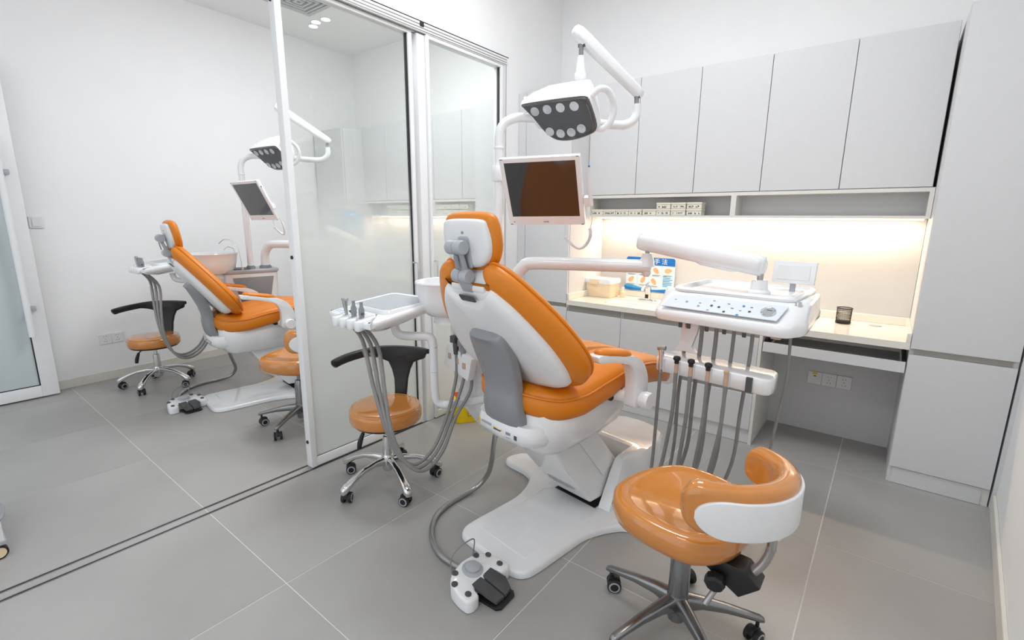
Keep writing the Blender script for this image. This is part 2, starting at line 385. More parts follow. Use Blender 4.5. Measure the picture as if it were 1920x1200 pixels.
niche(-1.945, .137, -.86, 'open niche shelf with label boxes above the lit worktop')
niche(-4.83, -2.904, -3.7, 'open niche shelf behind the glass, filled with small boxes')
part_led = tag(part('led_strip', bb(-1.93, .12, 3.66, 3.675, 1.411, 1.419), 'ledm', None, smooth=False), 'glowing warm LED strip under niche shelf above the sink worktop', 'light')
tag(part('led_strip', bb(-4.82, -2.92, 3.66, 3.675, 1.411, 1.419), 'ledm', None, smooth=False), 'glowing warm LED strip under the niche shelf behind the glass', 'light')
tag(part('splash_panel', bb(-1.945, .137, 3.73, 3.795, .79, 1.418), 'splash', None, smooth=False), 'plain cream wall panel behind the lit sink worktop', 'panel')
tag(part('splash_panel', bb(-4.83, -2.904, 3.73, 3.795, .79, 1.418), 'splash', None, smooth=False), 'plain cream wall panel behind the glass, above the far worktop', 'panel')

def worktop(x0, x1, label, sink=None):
    t = thing('worktop', ((x0+x1)/2, 3.45, .75), label, 'worktop')
    if sink:
        sx0, sx1, sy0, sy1 = sink
        g = join(bb(x0, sx0, 3.188, 3.73, .75, .787), bb(sx1, x1, 3.188, 3.73, .75, .787), bb(sx0, sx1, 3.188, sy0, .75, .787), bb(sx0, sx1, sy1, 3.73, .75, .787))
        part('slab', g, 'top', t, smooth=False)
        o = rr(sx1-sx0, sy1-sy0, .05); cx, cy = (sx0+sx1)/2, (sy0+sy1)/2
        q = [[V((cx+a, cy+b, z)) for a, b in inset(o, d)] for z, d in ((.786, -.001), (.75, .003), (.66, .015), (.64, .05))]
        b_ = part('sink_basin', loft(q, False, True), 'plas', t)
        part('drain', lathe((cx, cy, .641), [(.03, 0), (.03, .004), (.02, .005)]), 'chrome', t)
    else: part('slab', bb(x0, x1, 3.188, 3.73, .75, .787), 'top', t, bev=.002, seg=1)
    part('upstand', bb(x0, x1, 3.70, 3.73, .787, .835), 'top', t, bev=.002, seg=1)
    for xa, xb in ((x0, x0+.018), (x1-.02, x1)): part('end_upstand', bb(xa, xb, 3.19, 3.70, .787, .835), 'top', t, bev=.002, seg=1)
    return t
wt = worktop(-1.946, .139, 'cream stone worktop with inset sink under the lit niche', (-1.68, -1.22, 3.29, 3.52))
part('cable_grommet', lathe((-.02, 3.60, .787), [(.032, 0), (.032, .003), (.026, .004)]), 'lgrey', wt)
worktop(-4.84, -2.9, 'cream worktop behind the frosted glass')
def base(x0, x1, label, drawers=False):
    t = thing('base_cabinet', ((x0+x1)/2, 3.45, 0), label, 'cabinet')
    part('body', bb(x0+.001, x1-.003, 3.212, 3.698, .09, .749), 'carc', t, smooth=False)
    part('grip_channel', bb(x0+.012, x1-.012, 3.203, 3.212, .70, .75), 'grip', t, smooth=False)
    part('plinth', bb(x0, x1-.018, 3.203, 3.22, 0.002, .092), 'lam', t, smooth=False)
    if drawers:
        part('side_panel', bb(x1-.018, x1, 3.19, 3.7, 0, .748), 'carc', t, smooth=False)
        cab_door('drawer', x0, x1-.018, .365, .70, t); cab_door('drawer', x0, x1-.018, .095, .335, t)
        part('grip_channel', bb(x0+.012, x1-.03, 3.203, 3.212, .335, .365), 'grip', t, smooth=False)
    else: cab_door('door', x0, x1, .095, .70, t)
    return t
base(-1.946, -1.485, 'white base cabinet with one door beside the tall corner cabinet')
base(-1.485, -1.03, 'white base cabinet with one door directly under the sink')
base(-1.03, -.55, 'white two-drawer base cabinet beside the open knee space', True)
for i, x in enumerate((-4.84, -4.355, -3.87, -3.385)): base(x, x+.485, ['first', 'second', 'third', 'fourth'][i]+' white base cabinet behind the frosted glass, counted from the far corner')
kp = tag(part('knee_space_panel', bb(-.55, .139, 3.70, 3.715, 0, .75), 'lam', None, smooth=False), 'white back panel of the knee space under the worktop', 'panel')
kt = thing('keyboard_tray', (-.2, 3.4, .62), 'white pull-out keyboard tray under the worktop beside the tall cabinet', 'drawer')
part('tray_front', bb(-.545, .134, 3.19, 3.208, .622, .68), 'lam', kt, bev=.001, seg=1)
part('tray_board', bb(-.52, .115, 3.208, 3.62, .628, .642), 'lam', kt, smooth=False)
for x in (-.54, .122): part('slide_runner', bb(x, x+.012, 3.22, 3.62, .65, .685), 'black', kt, smooth=False)
# sockets
def socket(name, org, ex, ez, w, n, label, first_yellow=False, parentcat='socket'):
    t = thing(name, org, label, parentcat); ex = V(ex).normalized(); ez = V(ez); nn = ex.cross(ez)
    R = Matrix((ex, nn, ez)).transposed(); o = V(org)
    for i in range(n):
        c = o+ex*(w*(i-(n-1)/2))
        p = part('socket_plate', box(c, (w-.001, .009, .086), R), 'plas', t, bev=.002, seg=1)
        if first_yellow and i == 0:
            part('sticker', box(c+nn*.005+ez*.032, (.03, .001, .014), R), 'yellow', p, smooth=False)
            part('button', box(c+nn*.0055+ez*.014, (.014, .003, .008), R), 'inkb', p, smooth=False)
        else:
            part('pin_slots', join(*[box(c+nn*.005+ex*a+ez*b, (.003, .001, .008), R) for a, b in ((-.008, .022), (.008, .022), (0, 0), (-.009, -.02), (.009, -.02))]), 'dgrey', p, smooth=False)
    return t
socket('wall_socket', (-.215, 3.694, .374), (1, 0, 0), (0, 0, 1), .082, 3, 'white three-gang socket plate in the knee space under the worktop', True)
xs = xl(1.07)+.006; socket('wall_socket', (xs, 1.07, .36), (-.074, 1, 0), (0, 0, 1), .086, 2, 'white double socket low on the far wall beside frosted door')
sw = thing('light_switch', (xl(.73)+.006, .73, 1.345), 'small white light switch on the far wall beside frosted door', 'switch')
part('switch_plate', box((xl(.73)+.006, .73, 1.345), (.01, .086, .086)), 'plas', sw, bev=.002, seg=1)
part('rocker', box((xl(.73)+.013, .73, 1.345), (.004, .05, .06)), 'plas', sw, bev=.001, seg=1)
# ceiling fittings in the far room
vt = thing('air_vent', (-4.47, 2.6, CZ), 'square grey louvred air vent in the ceiling beyond the glass', 'vent')
def frame_ring(cx, cy, s0, s1, z0, z1):
    return join(bb(cx-s0, cx+s0, cy+s1, cy+s0, z0, z1), bb(cx-s0, cx+s0, cy-s0, cy-s1, z0, z1), bb(cx-s0, cx-s1, cy-s1, cy+s1, z0, z1), bb(cx+s1, cx+s0, cy-s1, cy+s1, z0, z1))
part('vent_frame', frame_ring(-4.47, 2.60, .24, .20, CZ-.012, CZ), 'vent', vt, smooth=False)
part('duct_opening', bb(-4.67, -4.27, 2.4, 2.8, CZ-.003, CZ-.001), 'dgrey', vt, smooth=False)
for s in (.175, .13, .085, .04): part('louvre', frame_ring(-4.47, 2.60, s, max(s-.022, .01), CZ-.02, CZ-.006), 'vent', vt, smooth=False)
for i, (x, y) in enumerate(((-4.92, 3.0), (-4.80, 2.96), (-4.66, 2.98))):
    t = thing('downlight', (x, y, CZ), ['round lit ceiling downlight farthest from the vent', 'round lit ceiling downlight in the middle of the three', 'round lit ceiling downlight closest to the vent'][i], 'light', 'downlights in the ceiling beyond the glass')
    part('trim_ring', lathe((x, y, CZ-.008), [(.045, 0), (.052, .004), (.052, .008)]), 'alu', t)
    part('lens', lathe((x, y, CZ-.011), [(.03, 0), (.042, .002), (.042, .004)]), 'lampm', t)

# ================================================================== DENTAL UNIT
TH = radians(8); O3 = V((-1.17, 1.38, 0)); vv = V((sin(TH), cos(TH), 0)); uu = V((cos(TH), -sin(TH), 0)); ZZ = V((0, 0, 1))
def G(a, s, z): return O3+uu*a+vv*s+ZZ*z
ES, EZ = -.583, .812
def B(a, t, n): return G(a, .2+ES*t+EZ*n, .78+EZ*t-ES*n)      # backrest plane: across, up, forward
UNIT = []
def unit(name, loc, label, label2, cat, group=None):
    t = thing(name, loc, label, cat, group); UNIT.append((t, label2)); return t

ch = unit('dental_chair', G(0, .8, 0), 'orange dental chair on white base in the foreground room, seen from behind', 'orange dental chair in the far room left of the glass door, its foot end hidden', 'chair', 'orange dental chairs')
# base plate
bp_h = [(0, -.04), (.13, -.04), (.18, -.028), (.207, .01), (.213, .08), (.213, .2), (.215, .36), (.25, .46), (.30, .54), (.36, .56), (.50, .56), (.545, .585), (.55, .63), (.53, .70), (.48, .735), (.36, .75), (.27, .80), (.24, .95), (.2, 1.12), (.1, 1.19), (0, 1.2)]
bpo = rp(mirror(bp_h), .05, 3)
part('base_plate', pillow(bpo, [(0.0, .004), (.004, 0), (.022, .002), (.030, .008), (.032, .016)], G), 'plas', ch, ang=50)
part('plate_recess', pillow([(.145, .05), (.15, .3), (.165, .5), (.13, .56), (-.13, .56), (-.165, .5), (-.15, .3), (-.145, .05)], [(.0305, 0), (.0335, .004), (.034, .01)], G), 'plas', ch, ang=60)
part('dark_gap_sheet', join(box(G(0, .66, .036), (.25, .22, .004), Matrix((uu, vv, ZZ)).transposed())), 'black', ch, smooth=False)  # black sheet stands in for the dark gap under the lift arm
# pedestal shell, open toward the front
def ped(z, d, fs):
    h = [(.13, .80), (.13, .57+fs), (.19, .575+fs), (.222, .68+fs*.8), (.235, .85), (.225, .98), (.18, 1.09), (.1, 1.15), (0, 1.165)]
    return [G(a, b, z) for a, b in inset(mirror(h[1:]) if False else (h[1:]+[(-a, b) for a, b in h[::-1][1:]]+[(-.13, .80)])+[(.13, .80)], d)]
part('pedestal_shell', loft([ped(.03, 0, 0), ped(.10, .002, .035), ped(.20, .006, .08), ped(.255, .012, .105), ped(.272, .022, .115), ped(.278, .04, .125)]), 'plas', ch, ang=40)
# lift arm
q = [(.20, .50), (.52, .46), (.72, .235), (.70, .12), (.60, .07), (.52, .075), (.33, .30)]
part('lift_arm', prism([G(-.125, s, z) for s, z in q], uu*.25), 'plas', ch, bev=.014, seg=3)
part('arm_cover', prism([G(.126, s, z) for s, z in [(.40, .43), (.50, .445), (.68, .24), (.60, .19)]], uu*.006), 'plas', ch, bev=.002)
part('arm_recess', pillow(cr2([(-.085, -.05), (-.08, .055), (0, .045), (.07, -.02), (.075, -.055), (0, -.065)], 4), [(0, 0), (.002, .004)], lambda a, b, h: G(a, .425-.64*b*.9-.0*h-h*.76-.004, .20+b*.9-h*.6-.0)), 'lgrey', ch)
# under-seat body
def zp(s):
    T = [(-.1, .73), (.07, .728), (.15, .716), (.26, .722), (.37, .745), (.5, .762), (.63, .766), (.78, .745), (.92, .705), (1.05, .66), (1.2, .615)]
    for (a, b), (c, d) in zip(T, T[1:]):
        if s <= c: k = (s-a)/(c-a); return b+(d-b)*k
    return T[-1][1]
ub = mirror([(0, .085), (.12, .09), (.185, .11), (.225, .16), (.235, .26), (.23, .45), (.215, .62), (.17, .72), (0, .74)])
part('underbody', loft([[G(a*.55, .26+(b-.26)*.5, .445) for a, b in ub], [G(a*.78, .25+(b-.25)*.75, .465) for a, b in ub], [G(a*.93, .24+(b-.24)*.9, .51) for a, b in ub], [G(a*1.0, b, .58) for a, b in ub], [G(a, b, .625) for a, b in ub], [G(a*.93, .1+(b-.1)*.95, max(.64, zp(b)-.05)) for a, b in ub]]), 'plas', ch, ang=50)
lc = mirror([(0, .045), (.12, .052), (.165, .078), (.188, .13), (.195, .22), (.18, .5), (0, .52)])
lcg = loft([[G(a*.35, .30+(b-.3)*.5, .435) for a, b in lc], [G(a*.55, .12+b*.75, .465) for a, b in lc], [G(a*.80, .035+b*.92, .50) for a, b in lc], [G(a*.95, b, .520) for a, b in lc], [G(a, b-.012, .545) for a, b in lc], [G(a, b-.012, .575) for a, b in lc], [G(a, b, .60) for a, b in lc]])
part('lower_cover', lcg, 'plas', ch, ang=50)
# stickers on the lower cover rear
lbv = BVHTree.FromPolygons([tuple(p) for p in lcg[0]], [tuple(q) for q in lcg[1]])
def st(a0, a1, z0, z1, m, name='sticker', off=.0):
    g = []
    for a, z in ((a0, z0), (a1, z0), (a1, z1), (a0, z1)):
        h = lbv.ray_cast(G(a, -.4, z), vv, 2)[0]
        g.append((h if h else G(a, .05, z))-vv*(.0012+off))
    return part(name, prism(g, vv*.003), m, ch, smooth=False)
st(-.150, -.125, .545, .572, 'yellow'); st(-.115, -.045, .538, .572, 'lgrey', 'type_plate'); st(-.035, .020, .538, .566, 'yellow'); st(-.03, .012, .556, .561, 'ink', 'printed_bar', .001)
st(.04, .065, .540, .565, 'grey'); st(.085, .10, .543, .562, 'dgrey')

# seat cushion
so = mirror(cr2([(0, .07), (.10, .072), (.19, .105), (.245, .17), (.272, .26), (.28, .40), (.275, .55), (.262, .70), (.24, .85), (.222, .98), (.195, 1.07), (.13, 1.12), (0, 1.13)], 3, False))
def SP(a, b, h): return G(a, b, zp(b)+h)
part('seat_cushion', pillow(so, [(-.088, .035), (-.082, .014), (-.06, .003), (-.03, 0), (-.008, .004), (.0, .010), (.012, .012), (.026, .03), (.034, .055), (.038, .09), (.036, .09, .6), (.03, .09, .12)], SP), 'leather', ch, ang=70)
def closed_tube(o, r, f, h, off=0): p = [f(a, b, h) for a, b in inset(o, off)]; return tube(p+[p[0]], r, 7, 1, True)
part('seat_piping', closed_tube(so, .0055, SP, .001, .004), 'leather', ch)
part('protective_film', pillow(mirror([(0, .93), (.22, .90), (.236, .97), (.21, 1.08), (.14, 1.135), (0, 1.145)]), [(-.10, .03), (-.085, .0), (-.02, -.006), (.022, .01), (.045, .05)], SP, False), 'film', ch, ang=80, label='clear plastic film wrapped round the foot end')
# backrest cushion
bh = [(0, .438), (.05, .440), (.066, .462), (.072, .515), (.085, .548), (.115, .562), (.15, .552), (.20, .51), (.262, .43), (.322, .33), (.358, .235), (.370, .15), (.350, .08), (.30, .02), (.21, -.025), (.10, -.045), (0, -.05)]
bo = cr2(bh, 3, False); bo = bo+[(-a, b) for a, b in bo[::-1][1:-1]]
part('backrest_cushion', pillow(bo, [(-.034, .050), (-.028, .036), (-.016, .014), (-.004, .002), (.012, 0), (.026, .004), (.034, .010), (.044, .014), (.056, .028), (.062, .03, .85, (.22, .86)), (.064, .03, .5, (.22, .5)), (.064, .03, .15, (.22, .15))], B), 'leather', ch, ang=70)
part('backrest_piping', closed_tube(bo, .0058, B, .032, .005), 'leather', ch)
wh = [(0, .462), (.05, .465), (.085, .485), (.115, .505), (.14, .498), (.17, .468), (.205, .425), (.252, .34), (.288, .255), (.306, .18), (.310, .115), (.295, .055), (.25, .02), (.17, .0), (.08, -.02), (0, -.03)]
wo = cr2(wh, 3, False); wo = wo+[(-a, b) for a, b in wo[::-1][1:-1]]
part('backrest_shell', pillow(wo, [(-.004, .014), (-.03, .012), (-.048, .012, .985, (.22, .985)), (-.062, .012, .94, (.22, .94)), (-.070, .012, .8, (.22, .82)), (-.073, .012, .5, (.22, .5)), (-.074, .012, .15, (.22, .15))], B), 'plasm', ch, ang=50)
part('neck_plate', bevelled(prism([B(-.092, t, n) for t, n in [(.42, -.040), (.488, -.046), (.500, -.040), (.512, -.012), (.528, .025), (.528, .045), (.42, .045)]], uu*.184), .004), 'plasm', ch)
part('shell_lip', prism([B(-.128, t, n) for t, n in [(.42, -.052), (.470, -.050), (.486, -.044), (.486, -.018), (.42, -.018)]], uu*.256), 'plasm', ch, bev=.005)
# hinge cover
hc = [(-.056, .972, .050), (-.050, .965, .080), (-.034, .945, .098), (-.006, .885, .105), (.016, .83, .102), (.034, .775, .098), (.040, .735, .095), (.038, .70, .097), (.040, .66, .102), (.050, .615, .106), (.072, .572, .105), (.090, .548, .100), (.098, .515, .092), (.100, .505, .07)]
hc = [tuple(p) for p in cr(hc, 3)]; rings = []
for i, (s, z, hw) in enumerate(hc):
    a = V(hc[min(i+1, len(hc)-1)]); b_ = V(hc[max(i-1, 0)]); d = V((a.x-b_.x, a.y-b_.y)).normalized(); nx, nz = d.y, -d.x
    if nx > 0: nx, nz = -nx, -nz
    pr = [(-hw, -.035), (-hw, -.006), (-hw+.004, 0), (-hw+.016, .010), (-hw*.5, .016), (0, .018), (hw*.5, .016), (hw-.016, .010), (hw-.004, 0), (hw, -.006), (hw, -.035)]
    rings.append([G(x, s+nx*dd, z+nz*dd) for x, dd in pr])
part('hinge_cover', loft(rings), 'grey', ch, ang=50)
# headrest
def HR(a, t, n): return G(a, -.085-.18*t+.984*n, 1.215+.984*t+.18*n)
ho = cr2([(-.10, .205), (0, .210), (.10, .205), (.132, .182), (.143, .13), (.138, .08), (.11, .03), (.07, .004), (0, -.004), (-.07, .004), (-.11, .03), (-.138, .08), (-.143, .13), (-.132, .182)], 3)
part('headrest_cushion', pillow(ho, [(-.010, .03), (-.006, .012), (.004, .003), (.014, 0), (.022, .0), (.032, .006), (.040, .022), (.043, .05)], lambda a, b, n: HR(a, b, n)), 'leather', ch, ang=70)
hs = cr2([(-.095, .186), (0, .190), (.095, .186), (.114, .166), (.124, .12), (.118, .075), (.095, .040), (.06, .024), (0, .018), (-.06, .024), (-.095, .040), (-.118, .075), (-.124, .12), (-.114, .166)], 3)
hsp = part('headrest_shell', pillow(hs, [(.0, 0), (-.018, .0), (-.026, .006), (-.029, .010, .9, (.10, .88)), (-.030, .010, .5, (.10, .5)), (-.030, .01, .1, (.10, .1))], HR), 'plasm', ch, ang=45)
part('screw', cyl(HR(0, .145, -.02), HR(0, .145, -.032), .005), 'grey', hsp)
part('bracket_plate', pillow(rr(.06, .115, .012), [(-.028, 0), (-.034, .001), (-.036, .004)], lambda a, b, n: HR(a+.002, b+.075, n)), 'lgrey', hsp, ang=50)
hb = part('headrest_bracket', join(prism([HR(x, t, n) for x, t, n in [(-.022, .10, -.055), (.018, .10, -.055), (.02, .0, -.04), (-.02, .0, -.04)]], V(HR(0, 0, -.03))-V(HR(0, 0, -.012))),
    box((V(HR(0, -.005, -.055))+V(B(0, .462, -.035)))/2, (.062, .026, (V(HR(0, -.005, -.055))-V(B(0, .462, -.035))).length+.02), Matrix((uu, (V(HR(0, -.005, -.055))-V(B(0, .462, -.035))).normalized().cross(uu), (V(HR(0, -.005, -.055))-V(B(0, .462, -.035))).normalized())).transposed())), 'lgrey', ch, bev=.004)
for (t_, n_), r_ in (((.10, -.062), .026), ((-.005, -.055), .025)):
    c0 = HR(-.042, t_, n_); part('pivot_knob', join(lathe(HR(-.046, t_, n_), [(r_-.004, 0), (r_, .004), (r_, .044)], 24, uu), lathe(HR(0.0, t_, n_), [(r_, 0), (r_, .032), (r_-.003, .036)], 24, uu)), 'lgrey', ch)
part('release_lever', pillow(rr(.018, .055, .008), [(0, 0), (-.006, .002)], lambda a, b, n: HR(a+.002, b+.05, n-.075)), 'grey', ch)
part('bracket_slot', pillow(rr(.085, .03, .008), [(0, 0), (-.003, .001)], lambda a, b, n: B(a, b+.462, n-.062)), 'dgrey', ch)
# armrests
for sg in (1, -1):
    a0 = .31*sg
    w_ = .055*sg
    pts = [(.20, .915), (.28, .903), (.36, .884), (.43, .872), (.50, .835), (.545, .765), (.548, .70), (.53, .655), (.49, .635), (.455, .65), (.455, .70), (.455, .76), (.425, .825), (.36, .853), (.28, .873), (.205, .885), (.193, .90)]
    part('armrest', prism([G(a0, s, z) for s, z in cr2(pts, 3)], uu*w_), 'plas', ch, bev=.008, seg=2)
    pp = [(.215, .918), (.30, .903), (.40, .880)]
    part('arm_pad', loft([[G(a0+w_*.5+x*k, .215+.21*t, .912-.04*t+.004+y*k) for x, y in [(-.026, -.006), (.026, -.006), (.028, .006), (.015, .020), (-.015, .020), (-.028, .006)]] for t, k in ((0, .4), (.05, .8), (.2, 1), (.8, 1), (.95, .8), (1, .4))]), 'leather', ch, ang=80)
    kb = part('arm_pivot', lathe(G(a0-.03*sg, .505, .672), [(.03, 0), (.034, .006), (.034, .095), (.037, .097), (.037, .118), (.033, .125)], 28, uu*sg), 'plas', ch)
    part('pivot_shaft', join(cyl(G(.20*sg, .44, .665), G(.30*sg, .47, .668), .024), cyl(G(.225*sg, .40, .70), G(.275*sg, .40, .70), .012)), 'black', ch) if False else part('pivot_shaft', cyl(G(.22*sg, .47, .668), G(.30*sg, .49, .67), .026), 'plas', ch)
    part('end_cap', cyl(G(.228*sg, .44, .672), G(.262*sg, .44, .672), .02), 'black', ch)

# side service box
sb = unit('service_box', G(-.53, .75, 0), 'white service box with grey worktop left of the dental chair, behind backrest', 'white and grey service box behind the far dental chair carrying the light pole', 'dental unit', 'service boxes beside dental chairs')
def SB(a, s, z): return G(a, s, z)
so_ = lambda k, z: [SB(-.56+x*k, .49+y*k, z) for x, y in rr(.28, .44, .08)]
part('housing', loft([[SB(-.52+x*.5, .52+y*.6, .30) for x, y in rr(.28, .44, .08)], [SB(-.54+x*.8, .50+y*.85, .42) for x, y in rr(.28, .44, .08)], so_(.93, .62), so_(.98, .93)]), 'plas', sb, ang=50)
part('grey_top', loft([so_(1.0, .93), so_(1.04, .938), so_(1.04, .955), so_(1.0, .962)]), 'lgrey', sb)
part('side_panel', prism([SB(-.418, .33, .90), SB(-.418, .65, .90), SB(-.438, .60, .62), SB(-.438, .40, .62)], uu*.006), 'grey', sb, bev=.002)
part('mount_arm', bb(0, 1, 0, 1, 0, 1) if False else box(G(-.36, .62, .335), (.34, .10, .06), Matrix((uu, vv, ZZ)).transposed()), 'plas', sb, bev=.01)
part('rubber_mat', loft([[SB(-.55+x*k, .42+y*k, z) for x, y in rr(.18, .16, .05)] for k, z in ((1, .9625), (1, .967), (.9, .969))]), 'dgrey', sb)
# inlet panel facing the assistant side
ip = part('inlet_panel', box(SB(-.50, .23, .70), (.20, .04, .12), Matrix((uu, vv, ZZ)).transposed() @ Matrix.Rotation(radians(14), 3, 'Y')), 'plas', sb, bev=.006)
for x in (-.06, .0, .055): part('inlet_port', box(SB(-.50+x, .208, .705-x*.25), (.022, .004, .03), Matrix((uu, vv, ZZ)).transposed()), 'gold', ip, bev=.001)
# spittoon
cb = unit('spittoon_bowl', (-1.70, 1.62, .93), 'round white spittoon bowl behind the left edge of the orange backrest', 'white spittoon bowl on the grey worktop in the far room', 'basin', 'spittoon bowls')
C0 = V((-1.675, 1.675, 0))
def ell(rx, ry, z, n=36): return [C0+uu*(rx*cos(2*pi*i/n))+vv*(ry*sin(2*pi*i/n))+ZZ*z for i in range(n)]
part('bowl', loft([ell(.09, .10, .935), ell(.115, .135, .943), ell(.135, .165, .975), ell(.142, .180, 1.03), ell(.148, .19, 1.095), ell(.152, .195, 1.10), ell(.150, .193, 1.106), ell(.143, .185, 1.104), ell(.132, .165, 1.05), ell(.10, .12, .99), ell(.03, .03, .97)]), 'plas', cb)
part('bowl_foot', loft([ell(.085, .10, .90), ell(.085, .10, .935)]), 'plas', cb)
part('drain_cap', lathe(C0+ZZ*.968, [(.03, 0), (.028, .01), (.01, .014)]), 'chrome', cb)
cf = unit('cup_filler', G(-.50, .39, .96), 'thin chrome cup filler spout beside the spittoon bowl behind the orange backrest', 'thin curved chrome cup filler spout on the far service box', 'faucet', 'cup filler spouts')
part('spout', tube([C0+uu*.08+vv*.20+ZZ*.955, C0+uu*.07+vv*.19+ZZ*1.12, C0+uu*.05+vv*.15+ZZ*1.20, C0+uu*.03+vv*.10+ZZ*1.215, C0+uu*.01+vv*.06+ZZ*1.18], .004, 8), 'chrome', cf)
part('collar', lathe(C0+uu*.08+vv*.20+ZZ*.962, [(.012, 0), (.012, .012), (.007, .018)]), 'chrome', cf)
cs = unit('rinse_spout', C0+ZZ*1.1, 'short chrome bowl rinse spout over the spittoon behind the orange backrest', 'short chrome rinse spout over the far spittoon bowl', 'faucet', 'bowl rinse spouts')
part('spout', tube([C0-uu*.02+vv*.175+ZZ*1.098, C0-uu*.02+vv*.17+ZZ*1.135, C0-uu*.02+vv*.13+ZZ*1.15, C0-uu*.02+vv*.10+ZZ*1.125], .004, 8), 'chrome', cs)

# light pole
PB = V((-1.61, 1.95, 0))
lp = unit('light_pole', PB+ZZ*.962, 'white bent light pole rising behind the monitor and carrying the dental lamp', 'white bent light pole standing on the far service box', 'pole', 'dental light poles')
jx = V((-1.12, 2.45, 0)); dj = (jx-PB).normalized()
part('pole', tube([PB+ZZ*.962, PB+ZZ*1.3, PB+ZZ*1.62], .0245, 20, 1), 'plas', lp)
part('bent_arm', tube([PB+ZZ*1.62, PB+ZZ*1.72, PB+ZZ*1.80, PB+ZZ*1.855+dj*.02, PB+ZZ*1.885+dj*.07, PB+ZZ*1.893+dj*.14, PB+dj*.35+ZZ*1.885, jx-dj*.10+ZZ*1.872, jx-dj*.03+ZZ*1.885, jx+ZZ*1.92, jx+ZZ*1.975], .0225, 20, 4), 'plas', lp)
part('joint_ring', lathe(PB+ZZ*1.74, [(.0245, 0), (.026, .002), (.026, .009), (.0245, .011)], 28), 'plas', lp)
part('clamp_block', join(lathe(PB+ZZ*1.585, [(.034, 0), (.036, .004), (.036, .071), (.034, .075)], 28)), 'plas', lp)
part('base_collar', lathe(PB+ZZ*.962, [(.035, 0), (.035, .02), (.028, .022), (.028, .028)], 28), 'grey', lp)
part('pivot_pin', cyl(jx+ZZ*1.97, jx+ZZ*2.02, .012), 'grey', lp)
L2 = V((-1.285, 2.165, 2.245)); L1 = V((jx.x, jx.y, 2.035)); da = (L2-L1).normalized()
side = V((da.y, -da.x, 0)).normalized(); upn = da.cross(side); upn = -upn if upn.z < 0 else upn
def sec(c, w, h): return [c+side*x+upn*y for x, y in rr(w, h, min(w, h)*.42, 4)]
part('spring_arm', loft([sec(L1-da*.035, .02, .02), sec(L1-da*.028, .036, .044), sec(L1, .042, .056), sec(L1+(L2-L1)*.5, .044, .062), sec(L2-da*.03, .05, .07), sec(L2+da*.02, .048, .066), sec(L2+da*.045, .036, .05), sec(L2+da*.052, .015, .02)]), 'plas', lp, ang=60)
part('arm_slot', box(L1-ZZ*.020-da*.004, (.03, .016, .02)), 'dgrey', lp, bev=.002); part('arm_slot', box(L2-ZZ*.036-da*.006, (.036, .02, .016)), 'dgrey', lp, bev=.002)
# lamp
rl = V((.985, .17, 0)).normalized(); dl_ = V((-.10, .58, -.80)); dl_ = (dl_-rl*dl_.dot(rl)).normalized(); nl = rl.cross(dl_)
nl = -nl if nl.z > 0 else nl        # facing direction (towards the patient)
CC = V((0, 0, 1.4)); KL = .925
LC = V((-1.435, 2.235, 1.905))
def LA(x, y, n): return CC+(LC+rl*x+dl_*y+nl*n-CC)*KL
la = unit('operating_lamp', L2-ZZ*.05, 'white dental operating lamp with smoked cover and eight reflectors above monitor', 'white dental operating lamp partly behind the free edge of the glass door', 'lamp', 'dental operating lamps')
TP = V((L2.x, L2.y, 0))
part('swivel_pin', cyl(TP+ZZ*2.22, TP+ZZ*2.15, .011), 'grey', la)
part('swivel_cone', lathe(TP+ZZ*2.075, [(.024, 0), (.022, .03), (.018, .055), (.015, .085)], 28), 'plas', la)
part('swivel_collar', lathe(TP+ZZ*2.050, [(.0265, 0), (.028, .004), (.028, .030), (.025, .034)], 28), 'plas', la)
part('elbow', tube([TP+ZZ*2.055, TP+ZZ*2.01, TP+ZZ*1.97+V((-.005, .0, 0)), LA(.04, .0, -.09)], [.024, .026, .032, .055], 20, 5), 'plas', la)
lo = cr2([(-.190, -.100), (-.06, -.106), (.10, -.108), (.148, -.105), (.172, -.085), (.190, .02), (.185, .068), (.15, .094), (.05, .118), (-.04, .112), (-.10, .065), (-.155, -.03), (-.195, -.085)], 3)
part('lamp_shell', loft([[LA(x, y, 0) for x, y in lo], [LA(x, y, -.03) for x, y in inset(lo, -.006)], [LA(x*1.0, y*1.0-.004, -.060) for x, y in lo], [LA(x*.90+.012, y*.92-.020, -.100) for x, y in lo], [LA(x*.66+.03, y*.78-.040, -.145) for x, y in lo], [LA(x*.40+.05, y*.54-.052, -.180) for x, y in lo], [LA(x*.15+.05, y*.2-.055, -.190) for x, y in lo]]), 'plas', la, ang=50)
cv = part('smoked_cover', pillow(lo, [(.0, .0, .985, (0, .985)), (.008, .0, .965, (0, .96)), (.012, 0, .92, (0, .90))], LA), 'lens', la, ang=50)
part('cover_field', pillow(lo, [(.0118, 0, .88, (0, .84)), (.0135, 0, .87, (0, .83)), (.014, 0, .85, (0, .80))], LA), 'dgrey', cv)
RFX = [(-.125, -.060), (-.055, -.064), (.018, -.066), (.092, -.066), (-.068, .055), (-.01, .070), (.050, .068), (.108, .052)]
for x, y in RFX:
    part('reflector', join(lathe(LA(x, y, .0142), [(.0215, 0), (.0222, .0012), (.0195, .0016), (.015, .0006), (.005, .0002)], 24, nl)), 'refl', la)
